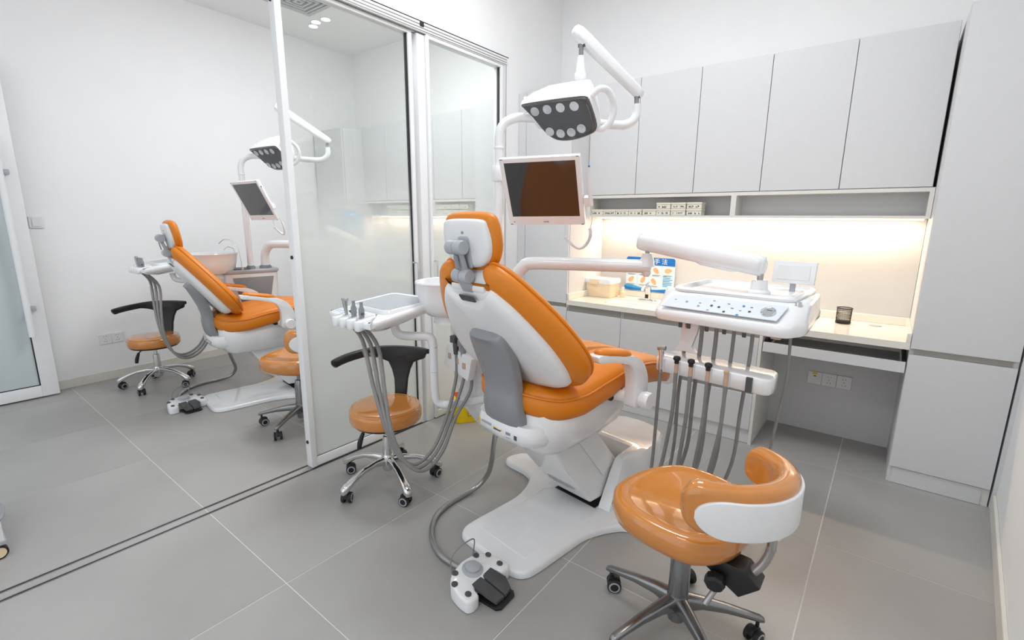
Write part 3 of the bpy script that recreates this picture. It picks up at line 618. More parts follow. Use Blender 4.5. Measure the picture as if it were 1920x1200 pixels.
for sg, x0 in ((1, .165), (-1, -.18)):
    hp = [LA(x0, -.085, -.03), LA(x0+.035*sg, -.10, -.07), LA(x0+.065*sg, -.07, -.11), LA(x0+.085*sg, .0, -.11), LA(x0+.075*sg, .06, -.07), LA(x0+.03*sg, .085, -.03), LA(x0-.01*sg, .03, -.02)]
    if sg < 0: hp = [LA(x0+.01, -.085, -.03), LA(x0-.025, -.095, -.07), LA(x0-.035, -.07, -.115), LA(x0-.03, -.01, -.12), LA(x0+.02, .04, -.08), LA(x0+.04, .045, -.03), LA(x0+.02, -.02, -.02)]
    part('handle_loop', tube(hp+[hp[0]], .0155 if sg > 0 else .010, 12, 5), 'plas', la)
# monitor
TLm, TRm, BRm, BLm = V((-1.4531, 1.7613, 1.6652)), V((-1.1022, 1.8701, 1.6702)), V((-1.1421, 2.0136, 1.3753)), V((-1.5001, 1.9022, 1.3708))
mx_ = ((TRm-TLm)+(BRm-BLm)).normalized(); my_ = ((TLm-BLm)+(TRm-BRm)); my_ = (my_-mx_*my_.dot(mx_)).normalized(); mn = mx_.cross(my_)
mn = -mn if mn.y > 0 else mn
MC = (TLm+TRm+BRm+BLm)/4
def MO(x, y, n): return MC+mx_*x+my_*y+mn*n
mo = unit('monitor', MC, 'white-framed monitor under the dental lamp reflecting the orange backrest', 'white-framed monitor with plain dark screen left of the glass door', 'monitor', 'monitors on light poles')
part('casing', pillow(rr(.374, .328, .008), [(-.032, .012), (-.026, .002), (-.004, 0), (.0, .002)], MO), 'plas', mo, ang=40)
part('display', pillow(rr(.332, .264, .002), [(-.001, 0), (.0006, .001)], lambda a, b, n: MO(a+.0, b+.012, n)), 'screen', mo, smooth=False)
for a, b in ((-.176, .160), (.176, .160), (-.176, -.160), (.176, -.160)): part('corner_bumper', box(MO(a, b, -.004), (.012, .004, .010), Matrix((mx_, my_, mn)).transposed()), 'inkb', mo, smooth=False)
part('bezel_lettering', text_geo('A.V.A', .011, .0004, MO(.0, -.147, .0008), mx_, my_), 'ink', mo, smooth=False)
part('power_led', cyl(MO(-.160, -.147, 0), MO(-.160, -.147, .001), .0025, 10), 'ink', mo)
part('rear_housing', pillow(rr(.24, .18, .02), [(-.032, 0), (-.05, .01)], MO), 'plas', mo)
part('support_bracket', tube([PB+ZZ*1.62, PB+ZZ*1.60+V((.10, .02, 0)), MO(0, .0, -.05)], .016, 12, 5), 'plas', mo)
# intraoral camera
ic = unit('intraoral_camera', MO(0.207, 0, 0), 'slim white intraoral camera in a holder on the right side of monitor, coiled cord below', 'slim white intraoral camera hanging beside the far monitor', 'camera', 'intraoral cameras on monitors')
part('holder', box(MO(0.210, -.045, .0), (.036, .045, .03), Matrix((mx_, my_, mn)).transposed()), 'plas', ic, bev=.005)
wp = part('wand', tube([MO(0.224, -.06, .012), MO(0.222, .01, .012), MO(0.222, .07, .012), MO(0.226, .115, .012)], [.011, .0095, .005, .0035], 12), 'plas', ic)
part('wand_tip', tube([MO(0.226, .115, .012), MO(0.227, .122, .012)], .0045, 10, 1), 'inkb', wp)
def coil(pts, r, R, turns, n=7):
    P = cr(pts, 84); m = len(P); out = []; acc = 0
    for i in range(m):
        T = (P[min(i+1, m-1)]-P[max(i-1, 0)]).normalized(); u = V((0, 1, 0)); u = (u-T*u.dot(T)).normalized(); w = T.cross(u); t = 2*pi*turns*i/(m-1)
        out.append(P[i]+u*cos(t)*R+w*sin(t)*R)
    return tube(out, r, 6, 1)
cA, cB = MO(0.218, -.055, .0), MO(0.206, -.185, -.01)
part('cord', tube([cA, MO(0.224, -.10, 0), MO(0.218, -.15, 0), cB], .0018, 8), 'plas', ic)
part('coiled_cord', coil([cB, MO(0.206, -.225, 0), MO(0.182, -.268, 0), MO(0.150, -.288, 0), MO(0.117, -.270, 0), MO(0.082, -.225, 0)], .0024, .0062, 44), 'plas', ic)
part('cord_return', tube([MO(0.082, -.225, 0), MO(0.086, -.19, -.01), MO(0.095, -.14, -.02)], .0018, 8), 'plas', ic)

# delivery arm and table
da_ = unit('delivery_arm', V((-1.62, 2.07, .962)), 'thick white swing arm crossing over the orange chair to the instrument table', 'thick white swing arm rising from the far service box', 'arm', 'instrument table swing arms')
PV = V((-.965, 2.34, 1.172)); ST = V((-1.60, 2.07, .962)); hd_ = (V((PV.x, PV.y, 0))-V((ST.x, ST.y, 0))).normalized()
part('lower_pipe', tube([ST, ST+ZZ*.08, ST+ZZ*.14+hd_*.015, ST+ZZ*.185+hd_*.05, ST+ZZ*.207+hd_*.10, PV-hd_*.3, PV-hd_*.1, PV+hd_*.01], .034, 24, 4), 'plas', da_)
part('pipe_end_cap', lathe(PV+hd_*.005, [(.034, 0), (.030, .012), (.018, .018)], 24, hd_), 'plas', da_)
part('base_collar', lathe(ST, [(.048, 0), (.048, .018), (.04, .02), (.04, .026)], 28), 'grey', da_)
part('pivot_socket', lathe(PV+ZZ*.0, [(.040, 0), (.034, .035), (.027, .05), (.025, .066)], 24), 'plas', da_)
part('pivot_pin', cyl(PV+ZZ*.06, PV+ZZ*.105, .012), 'steel', da_)
part('drain_knuckle', lathe(PV-ZZ*.052, [(.012, 0), (.022, .012), (.024, .03)], 20), 'plas', da_)
A1 = PV+V((-.03, .0, .122)); A2 = V((-.415, 2.20, 1.218))
d2 = (A2-A1).normalized(); sd = V((d2.y, -d2.x, 0)).normalized(); un = sd.cross(d2); un = -un if un.z < 0 else un
def sec2(c, w, h, dz=0): return [c+sd*x+un*(y+dz) for x, y in rr(w, h, min(w, h)*.46, 5)]
part('spring_arm', loft([sec2(A1-d2*.014, .05, .06), sec2(A1-d2*.010, .068, .080), sec2(A1+d2*.01, .074, .086), sec2(A1+d2*.2, .074, .086), sec2(A1+(A2-A1)*.6, .074, .085), sec2(A2-d2*.02, .074, .085), sec2(A2+d2*.008, .068, .08), sec2(A2+d2*.016, .035, .05)]), 'plas', da_, ang=60)
part('arm_underside_cover', loft([sec2(A1+(A2-A1)*.5, .03, .03, -.025), sec2(A1+(A2-A1)*.56, .05, .05, -.025), sec2(A1+(A2-A1)*.8, .05, .05, -.025), sec2(A1+(A2-A1)*.88, .03, .03, -.022)]), 'plas', da_, ang=60)
for k in (.02, .045): part('arm_screw', cyl(A1+d2*k-sd*(-.031)*1-un*.018, A1+d2*k+sd*.034-un*.018, .004, 10), 'grey', da_)
part('end_pin', cyl(A2-ZZ*.085, A2-ZZ*.03, .012), 'steel', da_)
part('end_flange', lathe(A2-ZZ*.115, [(.045, 0), (.045, .012), (.034, .020), (.030, .055), (.024, .060)], 24), 'plas', da_)
a_ = radians(-4.6); TX = V((cos(a_), sin(a_), 0)); TY = V((-sin(a_), cos(a_), 0)); T0 = V((-.745, 2.045, 0))
def D(p, q_, z): return T0+TX*p+TY*q_+ZZ*z
RT = Matrix((TX, TY, ZZ)).transposed()
tb = unit('instrument_table', D(.24, .2, 1.0), 'white instrument table with control panel and pressure gauge in front of the worktop', 'white instrument table of the far dental unit', 'table', 'dental instrument tables')
def to(z, d, fq): # console outline; fq shifts the front edge back
    o = [(-.035, -.030+fq), (-.005, -.062+fq), (.470, -.083+fq), (.505, -.068+fq), (.540, .02+fq*.5), (.505, .44), (.45, .46), (.02, .46), (-.03, .43), (-.055, .05+fq*.3)]
    return [D(a, b, z) for a, b in inset(rp(o, .03), d)]
part('console', loft([to(.984, .012, 0), to(.988, .005, 0), to(1.000, .001, 0), to(1.018, 0, .001), to(1.030, .002, .008), to(1.038, .006, .018), to(1.092, .008, .105), to(1.097, .014, .113)]), 'plas', tb, ang=40)
# control foil on the slanted front
def CP(p, t, n): # t 0..1 up the slope
    y0, z0, y1, z1 = -.062, 1.035, .030, 1.096
    L = hypot(y1-y0, z1-z0); ny, nz = -(z1-z0)/L, (y1-y0)/L
    return D(p, y0+(y1-y0)*t+ny*n+(-.03)*(p/.5)*(1-t)*.6, z0+(z1-z0)*t+nz*n)
part('control_foil', prism([CP(.005, .12, .000), CP(.455, .12, .000), CP(.472, .86, .000), CP(.03, .86, .0)], V(CP(.2, .5, .0045))-V(CP(.2, .5, 0))), 'panel', tb, bev=.001, seg=1)
icons = [(.05, .55), (.10, .50), (.155, .52), (.155, .35), (.205, .72), (.205, .45), (.20, .2), (.235, .42), (.265, .65), (.262, .22), (.285, .45), (.322, .62), (.318, .38), (.315, .15), (.352, .6), (.352, .38)]
for i, (p, t) in enumerate(icons):
    part('button_icon', join(lathe(CP(p, t, .0045), [(.0055, 0), (.0055, .0006), (.004, .0006)], 10, V(CP(0, .5, .01))-V(CP(0, .5, 0)))) if i % 2 else box(CP(p, t, .0048), (.009, .004, .0008), RT), 'inkb' if i in (11, 12, 13) else ('grey' if i < 4 else 'ink'), tb, smooth=False)
gn = (V(CP(.4, .5, .01))-V(CP(.4, .5, 0))).normalized()
ga = part('pressure_gauge', lathe(CP(.415, .47, .004), [(.026, 0), (.026, .005), (.022, .007), (.020, .005)], 28, gn), 'chrome', tb)
part('gauge_face', lathe(CP(.415, .47, .0085), [(.020, 0), (.019, .0008)], 28, gn), 'grey', ga)
part('gauge_needle', box(CP(.418, .52, .0105), (.018, .0015, .001), RT), 'ink', ga, smooth=False)
part('knob', lathe(D(.492, .055, 1.085), [(.018, 0), (.018, .008), (.012, .010), (.012, .02), (.009, .022)], 24), 'chrome', tb)
# tray on top with raised rim
ro = [(a+.235, b+.265) for a, b in rr(.485, .42, .05, 5)]
part('tray_rim', loft([[D(a, b, z) for a, b in inset(ro, d)] for z, d in ((1.094, .014), (1.098, .002), (1.108, 0), (1.116, .006), (1.118, .014), (1.114, .024), (1.102, .034), (1.101, .05))]), 'plas', tb, ang=40)
part('tray_mat', loft([[D(a, b, z) for a, b in inset(ro, d)] for z, d in ((1.1012, .045), (1.103, .046), (1.104, .05))]), 'plasm', tb)
sc_c = D(.40, .36, 1.185); Rs = RT @ Matrix.Rotation(radians(-3), 3, 'Z') @ Matrix.Rotation(radians(-8), 3, 'X')
sv = part('film_viewer', box(sc_c, (.165, .02, .095), Rs), 'plas', tb, bev=.003)
part('viewer_window', box(sc_c+Rs @ V((0, -.0105, 0)), (.125, .002, .062), Rs), 'plasm', sv, bev=.0008, seg=1)
part('viewer_stem', box(sc_c+V((-.0, .0, -.062)), (.02, .014, .05), Rs), 'lgrey', tb, smooth=False)
# under side: bracket plates, button stops
part('hanger_plate', loft([[D(p, .055, z), D(p+w, .055, z), D(p+w, .075, z), D(p, .075, z)] for p, w, z in ((.06, .075, .99), (.055, .07, .93), (.05, .055, .86), (.03, .10, .835))]), 'plas', tb, smooth=False)
part('side_lug', join(box(D(.44, .02, .975), (.035, .03, .03), RT)), 'gold', tb, bev=.005)
for p in (.085, .12, .195, .265, .34): part('stop_peg', box(D(p, -.03, .975), (.015, .01, .034), RT), 'dgrey', tb, bev=.003)
# handpiece holder bar
rk = [(-.012, .0), (.0, -.055), (.02, -.066), (.44, -.082), (.462, -.07), (.468, -.03), (.455, .06), (.435, .08), (.03, .095), (.005, .07)]
part('holder_bar', loft([[D(a, b, z) for a, b in inset(rp(rk, .02), d)] for z, d in ((.760, .004), (.764, 0), (.814, .0), (.820, .003), (.823, .009))]), 'plas', tb, ang=45)
HP = [(.035, 'a'), (.105, 'b'), (.167, 'b'), (.238, 'b'), (.31, 'c'), (.392, 'd')]
for i, (p, k) in enumerate(HP):
    q0 = -.062-.018*p/.4
    part('holder_slot', box(D(p, q0-.006, .792), (.022, .012, .058), RT), 'plasm' if k != 'd' else 'dgrey', tb, bev=.001, seg=1)
hn = ['chrome air syringe standing at the end of the holder nearest the orange seat', 'black-capped handpiece hose nearest the air syringe', 'black-capped handpiece hose in the middle of the three', 'black-capped handpiece hose beside the pinkish connector', 'pinkish bare handpiece connector in the holder bar']
for i, (p, k) in enumerate(HP[:5]):
    q0 = -.080-.018*p/.4; top = {'a': .875, 'b': .845, 'c': .835}[k]
    t = unit('air_syringe' if k == 'a' else 'handpiece', D(p, q0, .80), hn[i], ['chrome air syringe of the far dental unit', 'first black-capped hose of the far dental unit', 'second black-capped hose of the far dental unit', 'third black-capped hose of the far dental unit', 'pinkish bare hose connector of the far dental unit'][i], 'dental tool', 'tools in the handpiece holder')
    if k == 'a':
        part('syringe_body', tube([D(p, q0, .755), D(p-.002, q0, .80), D(p, q0, .845), D(p-.003, q0, .862)], [.007, .009, .012, .014], 14), 'chrome', t)
        part('syringe_head', join(tube([D(p-.018, q0, .866), D(p+.016, q0, .870)], .010, 12, 1)), 'steel', t)
    elif k == 'b':
        part('connector', cyl(D(p, q0, .77), D(p, q0, .825), .008), 'gold', t)
        part('black_cap', lathe(D(p, q0, .815), [(.009, 0), (.010, .012), (.014, .016), (.0155, .022), (.013, .030), (.005, .033)], 20), 'black', t)
    else:
        part('connector', lathe(D(p, q0, .77), [(.009, 0), (.009, .05), (.011, .052), (.011, .06)], 20), 'gold', t)
    xx = [-.02, -.06, -.045, -.05, -.07][i]
    part('hose', tube([D(p, q0, .775), D(p-.002, q0, .6), D(p+xx*.5, q0+.01, .38), D(p+xx, q0+.02, .22), D(p+xx+.01, q0+.05, .13), D(p+xx+.02, q0+.10, .11), D(p+xx+.02, q0+.15, .16), D(p+xx*.2+.02, q0+.17, .38), D(p+.02, q0+.16, .62), D(p+.035, q0+.15, .85), D(p+.04, q0+.14, .985)], [.0085 if i in (1, 2) else .0075], 10, 5), 'hose', t)
ct = unit('grey_cable', D(.46, .03, .97), 'thin grey hose hanging alone from the gauge end of the instrument table', 'thin grey hose hanging from the far instrument table', 'hose', 'single hoses under instrument tables')
tag(ct); part('hose', tube([D(.470, .10, .99), D(.470, .13, .80), D(.455, .13, .60), D(.435, .12, .35), D(.42, .12, .12), D(.37, .15, .02), D(.2, .2, .008)], .0055, 10), 'hose', ct)

# assistant tray
as_ = unit('assistant_tray', V((-1.9, 1.45, .93)), 'white assistant tray with three grey suction tips, held over the black stool', 'white assistant tray beside the far dental chair', 'tray', 'assistant trays')
def AT(x, y, z): return V((-1.905, 1.25, 0))+V((cos(.0), sin(.0), 0))*x+V((0, 1, 0))*y+ZZ*z
ao = cr2([(-.19, .05), (-.185, .02), (-.16, .0), (.16, -.035), (.18, -.02), (.19, .02), (.20, .20), (.205, .34), (.17, .38), (-.12, .37), (-.16, .33)], 3)
def atl(z, d): return [AT(a, b, z+.15*b) for a, b in inset(ao, d)]
part('tray_body', loft([[AT(a*.5+.05, .21+(b-.21)*.55, .905+.1*b) for a, b in ao], [AT(a*.80+.02, .2+(b-.2)*.86, .917+.13*b) for a, b in ao], atl(.932, .002), atl(.948, 0), atl(.957, .004), atl(.961, .012)]), 'plas', as_, ang=45)
to_ = rp([(-.145, .10), (-.13, .085), (.13, .075), (.165, .09), (.185, .20), (.18, .33), (.155, .355), (-.10, .35), (-.13, .325)], .02)
part('tray_rim', loft([[AT(a, b, z+.10*b) for a, b in inset(to_, d)] for z, d in ((.962, -.006), (.980, .0), (.985, .005), (.984, .010), (.980, .014))]), 'plas', as_, ang=35)
part('tray_mat', loft([[AT(a, b, z+.10*b) for a, b in inset(to_, .018)] for z in (.980, .9825)]), 'lgrey', as_, smooth=False)
for x in (-.055, .0, .058, .115): part('holder_finger', loft([[AT(x+a, b-.004, z+.15*b) for a, b in inset(rr(.040, .105, .014), d)] for z, d in ((.922, .003), (.928, 0), (.960, 0), (.966, .006))]), 'plas', as_, ang=50)
part('button_foil', prism([AT(-.165, .025, .9652), AT(-.085, .012, .9632), AT(-.085, .065, .9712), AT(-.16, .07, .9722)], ZZ*.0015), 'panel', as_, smooth=False)
for i in range(3): part('button_icon', box(AT(-.148+.02*i, .032, .968), (.006, .006, .001)), 'inkb', as_, smooth=False)
part('tray_pipe', tube([AT(.055, .20, .90), AT(.055, .205, .87), AT(.065, .215, .848), AT(.09, .24, .838), AT(.13, .275, .836), AT(.165, .305, .834), AT(.182, .32, .82), AT(.188, .325, .78)], .0215, 18, 5), 'plas', as_)
part('tray_post', tube([AT(.188, .325, .78), AT(.188, .325, .66), AT(.188, .33, .53), AT(.20, .345, .485), AT(.25, .40, .475), AT(.42, .62, .50)], .0205, 18, 5), 'plas', as_)
part('post_collar', lathe(AT(.188, .325, .655), [(.0205, 0), (.022, .002), (.022, .006), (.0205, .008)], 20), 'plas', as_)
an = ['wide-headed', 'slim', 'valved']
CN = [V((-1.64, 1.655, .79)), V((-1.60, 1.665, .775)), V((-1.575, 1.69, .72))]
for i, x in enumerate((-.028, .028, .086)):
    t = unit('suction_handpiece', AT(x, .0, .97), an[i]+' grey suction tip in the assistant tray above the black stool', an[i]+' grey suction tip in the assistant tray of the far unit', 'dental tool', 'suction tips in assistant trays')
    if i == 0:
        part('tip_body', tube([AT(x, -.002, .955), AT(x-.003, -.004, .99), AT(x-.006, -.004, 1.02), AT(x-.006, -.004, 1.035)], [.007, .0085, .012, .013], 14), 'steel', t)
        part('tip_head', box(AT(x-.006, -.004, 1.036), (.036, .018, .014)), 'lgrey', t, bev=.004)
    else:
        part('tip_body', lathe(AT(x, -.002, .955), [(.012, 0), (.012, .020), (.0135, .021), (.0135, .045), (.008, .060), (.007, .076), (.0085, .078), (.008, .08)][: 8 if i else 4], 16), 'grey', t)
        part('lever', box(AT(x-.014*(1 if i == 1 else -1), -.008, .985), (.014, .01, .008), Matrix.Rotation(.6*(1 if i == 1 else -1), 3, 'Y')), 'dgrey', t, bev=.002)
    cn = CN[i]
    o_ = V((.017*i, .008*i, .016*(2-i)))
    def K(p, k): return CC+(V(p)+o_-CC)*k
    part('hose', tube([AT(x, -.002, .93), K(V((-1.93, 1.32, .80))+V((.018, .010, 0))*i, .99), K(V((-1.905, 1.346, .583))+V((.010, .006, 0))*i, .955), K((-1.885, 1.382, .381), .925), K((-1.85, 1.41, .236), .92), K((-1.81, 1.435, .17), .92), K((-1.76, 1.465, .15), .93), K((-1.725, 1.51, .178), .95), K((-1.69, 1.56, .26), .97), K((-1.655, 1.61, .42), .99), V(cn)-ZZ*.16, V(cn)-ZZ*.03], [.0095, .0095, .0085, .0085, .0085], 10, 5), 'hose', t)
    if i < 2:
        part('hose_connector', join(lathe(cn-ZZ*.05, [(.012, 0), (.014, .03), (.016, .05), (.010, .075)], 14), box(cn+ZZ*.03-vv*.01, (.03, .03, .035))), 'dgrey' if i == 0 else 'grey', t, bev=.002)
    part('film_sleeve', tube([K(V((-1.926, 1.322, .755))+V((.017, .009, 0))*i, .983), K(V((-1.917, 1.332, .70))+V((.014, .008, 0))*i, .973), K(V((-1.908, 1.342, .64))+V((.011, .007, 0))*i, .963)], [.0102, .0112, .0102], 10), 'film', t)

# foot control with hoses
FC = V((-1.105, 1.205, 0)); fa = radians(2)
FX = V((cos(fa), sin(fa), 0)); FY = V((-sin(fa), cos(fa), 0))
def FP(a, b, z): return FC+FX*a+FY*b+ZZ*z
fc = unit('foot_control', FC, 'white foot control with round grey button and black double pedal on the floor', 'white foot control on the floor before the far dental chair', 'pedal', 'foot controls')
fo = [(.065, -.128), (.078, -.112), (.078, -.068), (.040, -.063), (.040, .063), (.078, .068), (.078, .112), (.065, .128), (.02, .125), (-.04, .105), (-.065, .07), (-.078, 0), (-.065, -.07), (-.04, -.105), (.02, -.125)]
fo = rp(fo, .022, 3)
def fr_(z, d, k=0): return [FP(a+.0, b, z+k*(-.17*a)) for a, b in inset(fo, d)]
part('housing', loft([fr_(.003, 0), fr_(.052, 0, 1), fr_(.059, .004, 1), fr_(.062, .01, 1)]), 'plas', fc, ang=50)
part('rubber_foot', loft([fr_(.0, .004), fr_(.004, .004)]), 'rub', fc, smooth=False)
fz = lambda a: .062-.17*a
part('round_button', join(lathe(FP(-.018, 0, fz(-.018)-.004), [(.042, 0), (.042, .006), (.032, .012), (.029, .012), (.029, .020), (.026, .022)], 28, V((.17, 0, 1)))), 'lgrey', fc)
for a, b in ((-.052, .062), (-.02, .1), (.04, .098), (-.052, -.062), (-.02, -.1), (.045, -.098)): part('small_button', lathe(FP(a, b, fz(a)-.002), [(.0125, 0), (.0125, .0045), (.010, .006)], 18, V((.17, 0, 1))), 'dgrey', fc)
for s in (-1, 1):
    part('pedal', prism([FP(.025, .003*s, .058), FP(.025, .058*s, .058), FP(.10, .060*s, .052), FP(.135, .046*s, .030), FP(.14, .003*s, .030)], V((0, 0, -.014))), 'dgrey', fc, bev=.003)
part('pedal_base', prism([FP(.03, -.056, .002), FP(.03, .056, .002), FP(.14, .056, .002), FP(.155, .04, .002), FP(.155, -.04, .002), FP(.14, -.056, .002)], ZZ*.010), 'black', fc, bev=.002)
fh = part('supply_hose', tube([(-1.32, 1.60, .50), (-1.36, 1.62, .38), (-1.43, 1.68, .22), (-1.50, 1.73, .10), (-1.545, 1.70, .03), (-1.565, 1.60, .013), (-1.565, 1.50, .013), (-1.54, 1.40, .013), (-1.46, 1.30, .013), (-1.35, 1.235, .013), (-1.26, 1.22, .016), (-1.165, 1.215, .03)], .0125, 14, 6), 'steel', fc)
part('thin_cord', tube([FP(-.068, -.055, .03), FP(-.085, -.05, .10), FP(-.075, -.02, .14), FP(-.06, .03, .155), FP(-.055, .055, .145), FP(-.055, .05, .10), FP(-.068, .055, .04)], .0028, 8, 6), 'hose', fc)
# ---- second room: copies of every unit piece, shifted
TR = V((-2.73, -.05, 0))
for t, l2 in UNIT:
    if l2 is None: continue
    c = copy_tree(t); c.location = c.location+TR; c['label'] = l2
    nm = t.name.split('.')[0]
    if nm == 'dental_chair':       # the far chair is set a little lower on its lift
        for k in c.children:
            if k.name.split('.')[0] not in ('base_plate', 'plate_recess', 'dark_gap_sheet', 'pedestal_shell', 'lift_arm', 'arm_cover', 'arm_recess'): k.location = (-.01, -.02, -.05)
    if nm in ('monitor', 'intraoral_camera'):      # the far screen is turned a little further away
        Rz = Matrix.Rotation(-.20, 3, 'Z'); piv = MC+TR; c.rotation_euler = (0, 0, -.20); c.location = piv+Rz @ (c.location-piv)
    if nm == 'foot_control': c.location = c.location+V((-.17, .03, 0))
    if nm in ('assistant_tray', 'suction_handpiece'): c.location = c.location+V((-.04, 0, .045))

# ================================================================== STOOLS
def star_base(t, c, angs, curved, R=.262, hub=.125):
    c = V(c)
    for a in angs:
        d = V((cos(radians(a)), sin(radians(a)), 0)); e = c+d*R
        n_ = V((-d.y, d.x, 0))
        def sc(p, w, h, dz=0): return [p+n_*x+ZZ*(y+dz) for x, y in rr(w, h, min(w, h)*.35, 3)]
        if curved: rings = [sc(c+d*.02+ZZ*.13, .036, .05), sc(c+d*.08+ZZ*.138, .03, .030), sc(c+d*.15+ZZ*.130, .030, .024), sc(c+d*.21+ZZ*.108, .034, .028), sc(c+d*.245+ZZ*.088, .040, .040), sc(c+d*.268+ZZ*.075, .042, .046), sc(c+d*.285+ZZ*.068, .03, .034), sc(c+d*.290+ZZ*.066, .012, .015)]
        else: rings = [sc(c+d*.02+ZZ*.118, .046, .065), sc(c+d*.08+ZZ*.122, .040, .042), sc(c+d*.16+ZZ*.112, .032, .030), sc(c+d*.23+ZZ*.097, .028, .022), sc(c+d*.272+ZZ*.087, .026, .020), sc(c+d*.284+ZZ*.083, .018, .014)]
        part('base_arm', loft(rings), 'chrome' if curved else 'alum', t, ang=60)
        # caster: yawed twin wheel
        ya = radians(a+38); f = V((cos(ya), sin(ya), 0)); s = V((-f.y, f.x, 0)); w = e+f*(-.012)
        k = part('caster', join(cyl(e+ZZ*.035, e+ZZ*.078, .0065, 12), prism([w-s*.009+f*.026+ZZ*.028, w-s*.009+f*.020+ZZ*.052, w-s*.009+f*.0+ZZ*.062, w-s*.009-f*.02+ZZ*.055, w-s*.009-f*.026+ZZ*.035], s*.018)), 'black', t, bev=.002)
        for sg in (-1, 1):
            part('wheel', lathe(w+s*(.010*sg)+ZZ*.0265, [(.026, 0), (.0265, .003), (.0265, .012), (.024, .015), (.018, .016)], 22, s*sg), 'rub', k)
            part('wheel_ring', lathe(w+s*(.0252*sg)+ZZ*.0265, [(.0215, 0), (.0205, .0014), (.0155, .0014), (.0150, 0)], 22, s*sg), 'lgrey', k)
            part('wheel_cap', lathe(w+s*(.0258*sg)+ZZ*.0265, [(.013, 0), (.012, .0016)], 18, s*sg), 'black', k)
    part('hub', lathe(c+ZZ*.075, [(.024, 0), (.030, .01), (.036, .03), (.036, .07), (.030, .09)], 28), 'chrome' if curved else 'alum', t)
def round_stool(c, da, label, bdir=122, dz=0):
    c = V(c); t = thing('round_stool', c, label, 'stool', 'round stools with a black arc backrest')
    star_base(t, c, [da+72*k for k in range(5)], True)
    part('gas_column', lathe(c+ZZ*.14, [(.026, 0), (.027, .01), (.024, .11), (.022, .13), (.013, .132), (.013, .21)], 24), 'chrome', t)
    part('seat_plate', lathe(c+ZZ*(.333+dz), [(.03, 0), (.06, .004), (.12, .012), (.165, .020), (.172, .028)], 36), 'black', t)
    part('lever', join(tube([c+ZZ*(.335+dz), c+V((-.045, -.07, .325+dz)), c+V((-.065, -.10, .30+dz))], .005, 8, 4), tube([c+V((-.065, -.10, .30+dz)), c+V((-.075, -.115, .25+dz)), c+V((-.078, -.12, .215+dz))], [.009, .014, .012], 10, 4)) if True else None, 'black', t)
    z = .362+dz
    part('seat_cushion', lathe(c+ZZ*z, [(.165, 0), (.181, .006), (.185, .02), (.185, .055), (.181, .068), (.172, .076), (.166, .0765), (.162, .080), (.14, .084), (.08, .087), (.02, .088)], 56), 'vinyl', t, ang=60)
    part('seat_piping', lathe(c+ZZ*(z+.070), [(.174, 0), (.178, .004), (.175, .009), (.168, .0095)], 56), 'vinyl', t)
    # stem + arc
    br = .275; rings = []
    b0 = radians(bdir)
    d0 = V((cos(b0), sin(b0), 0)); s0 = V((-d0.y, d0.x, 0))
    st_ = [(.155, .335, .034), (.20, .345, .034), (.235, .38, .034), (.252, .44, .036), (.262, .50, .040), (.268, .555, .054), (.27, .60, .075), (.272, .635, .105)]
    rings = [[c+d0*(r+y)+s0*x+ZZ*(zz+dz) for x, y in rr(2*w, .028, .010, 3)] for r, zz, w in st_]
    # first two rings are horizontal; keep section upright from there on
    rings[0] = [c+d0*.12+s0*x+ZZ*(.345+y*.4+dz) for x, y in rr(.06, .028, .010, 3)]; rings[1] = [c+d0*.205+s0*x+V((0, 0, .348+y*.9+dz))+d0*(-y*.4) for x, y in rr(.062, .028, .010, 3)]
    part('back_stem', loft(rings), 'black', t, ang=60)
    arc = []; A0, A1_ = bdir-38, bdir+84
    N_ = 30
    for i in range(N_+1):
        k = i/N_; a = radians(A0+(A1_-A0)*k); d = V((cos(a), sin(a), 0)); off = abs(A0+(A1_-A0)*k-bdir)
        hgt = .048+.085*max(0, 1-off/40)**1.3
        if k < .04 or k > .97: hgt *= .55
        th = .034 if .04 < k < .97 else .018
        drop = .028*max(0, (off-25)/60) if A0+(A1_-A0)*k > bdir else 0
        rad = br+.012*(off/60)
        arc.append([c+d*(rad+x)+ZZ*(.672-drop+dz+y-hgt/2+.018) for x, y in rr(th, hgt, min(th, hgt)*.42, 4)])
    part('arc_backrest', loft(arc), 'black', t, ang=60)
    return t
round_stool((-1.985, 1.475, 0), -90, 'round orange stool with black arc backrest under the assistant tray of the near unit', 122)
round_stool((-4.74, 1.24, 0), -43, 'round orange stool with black arc backrest in the far room by the wall socket', 138, -.012)

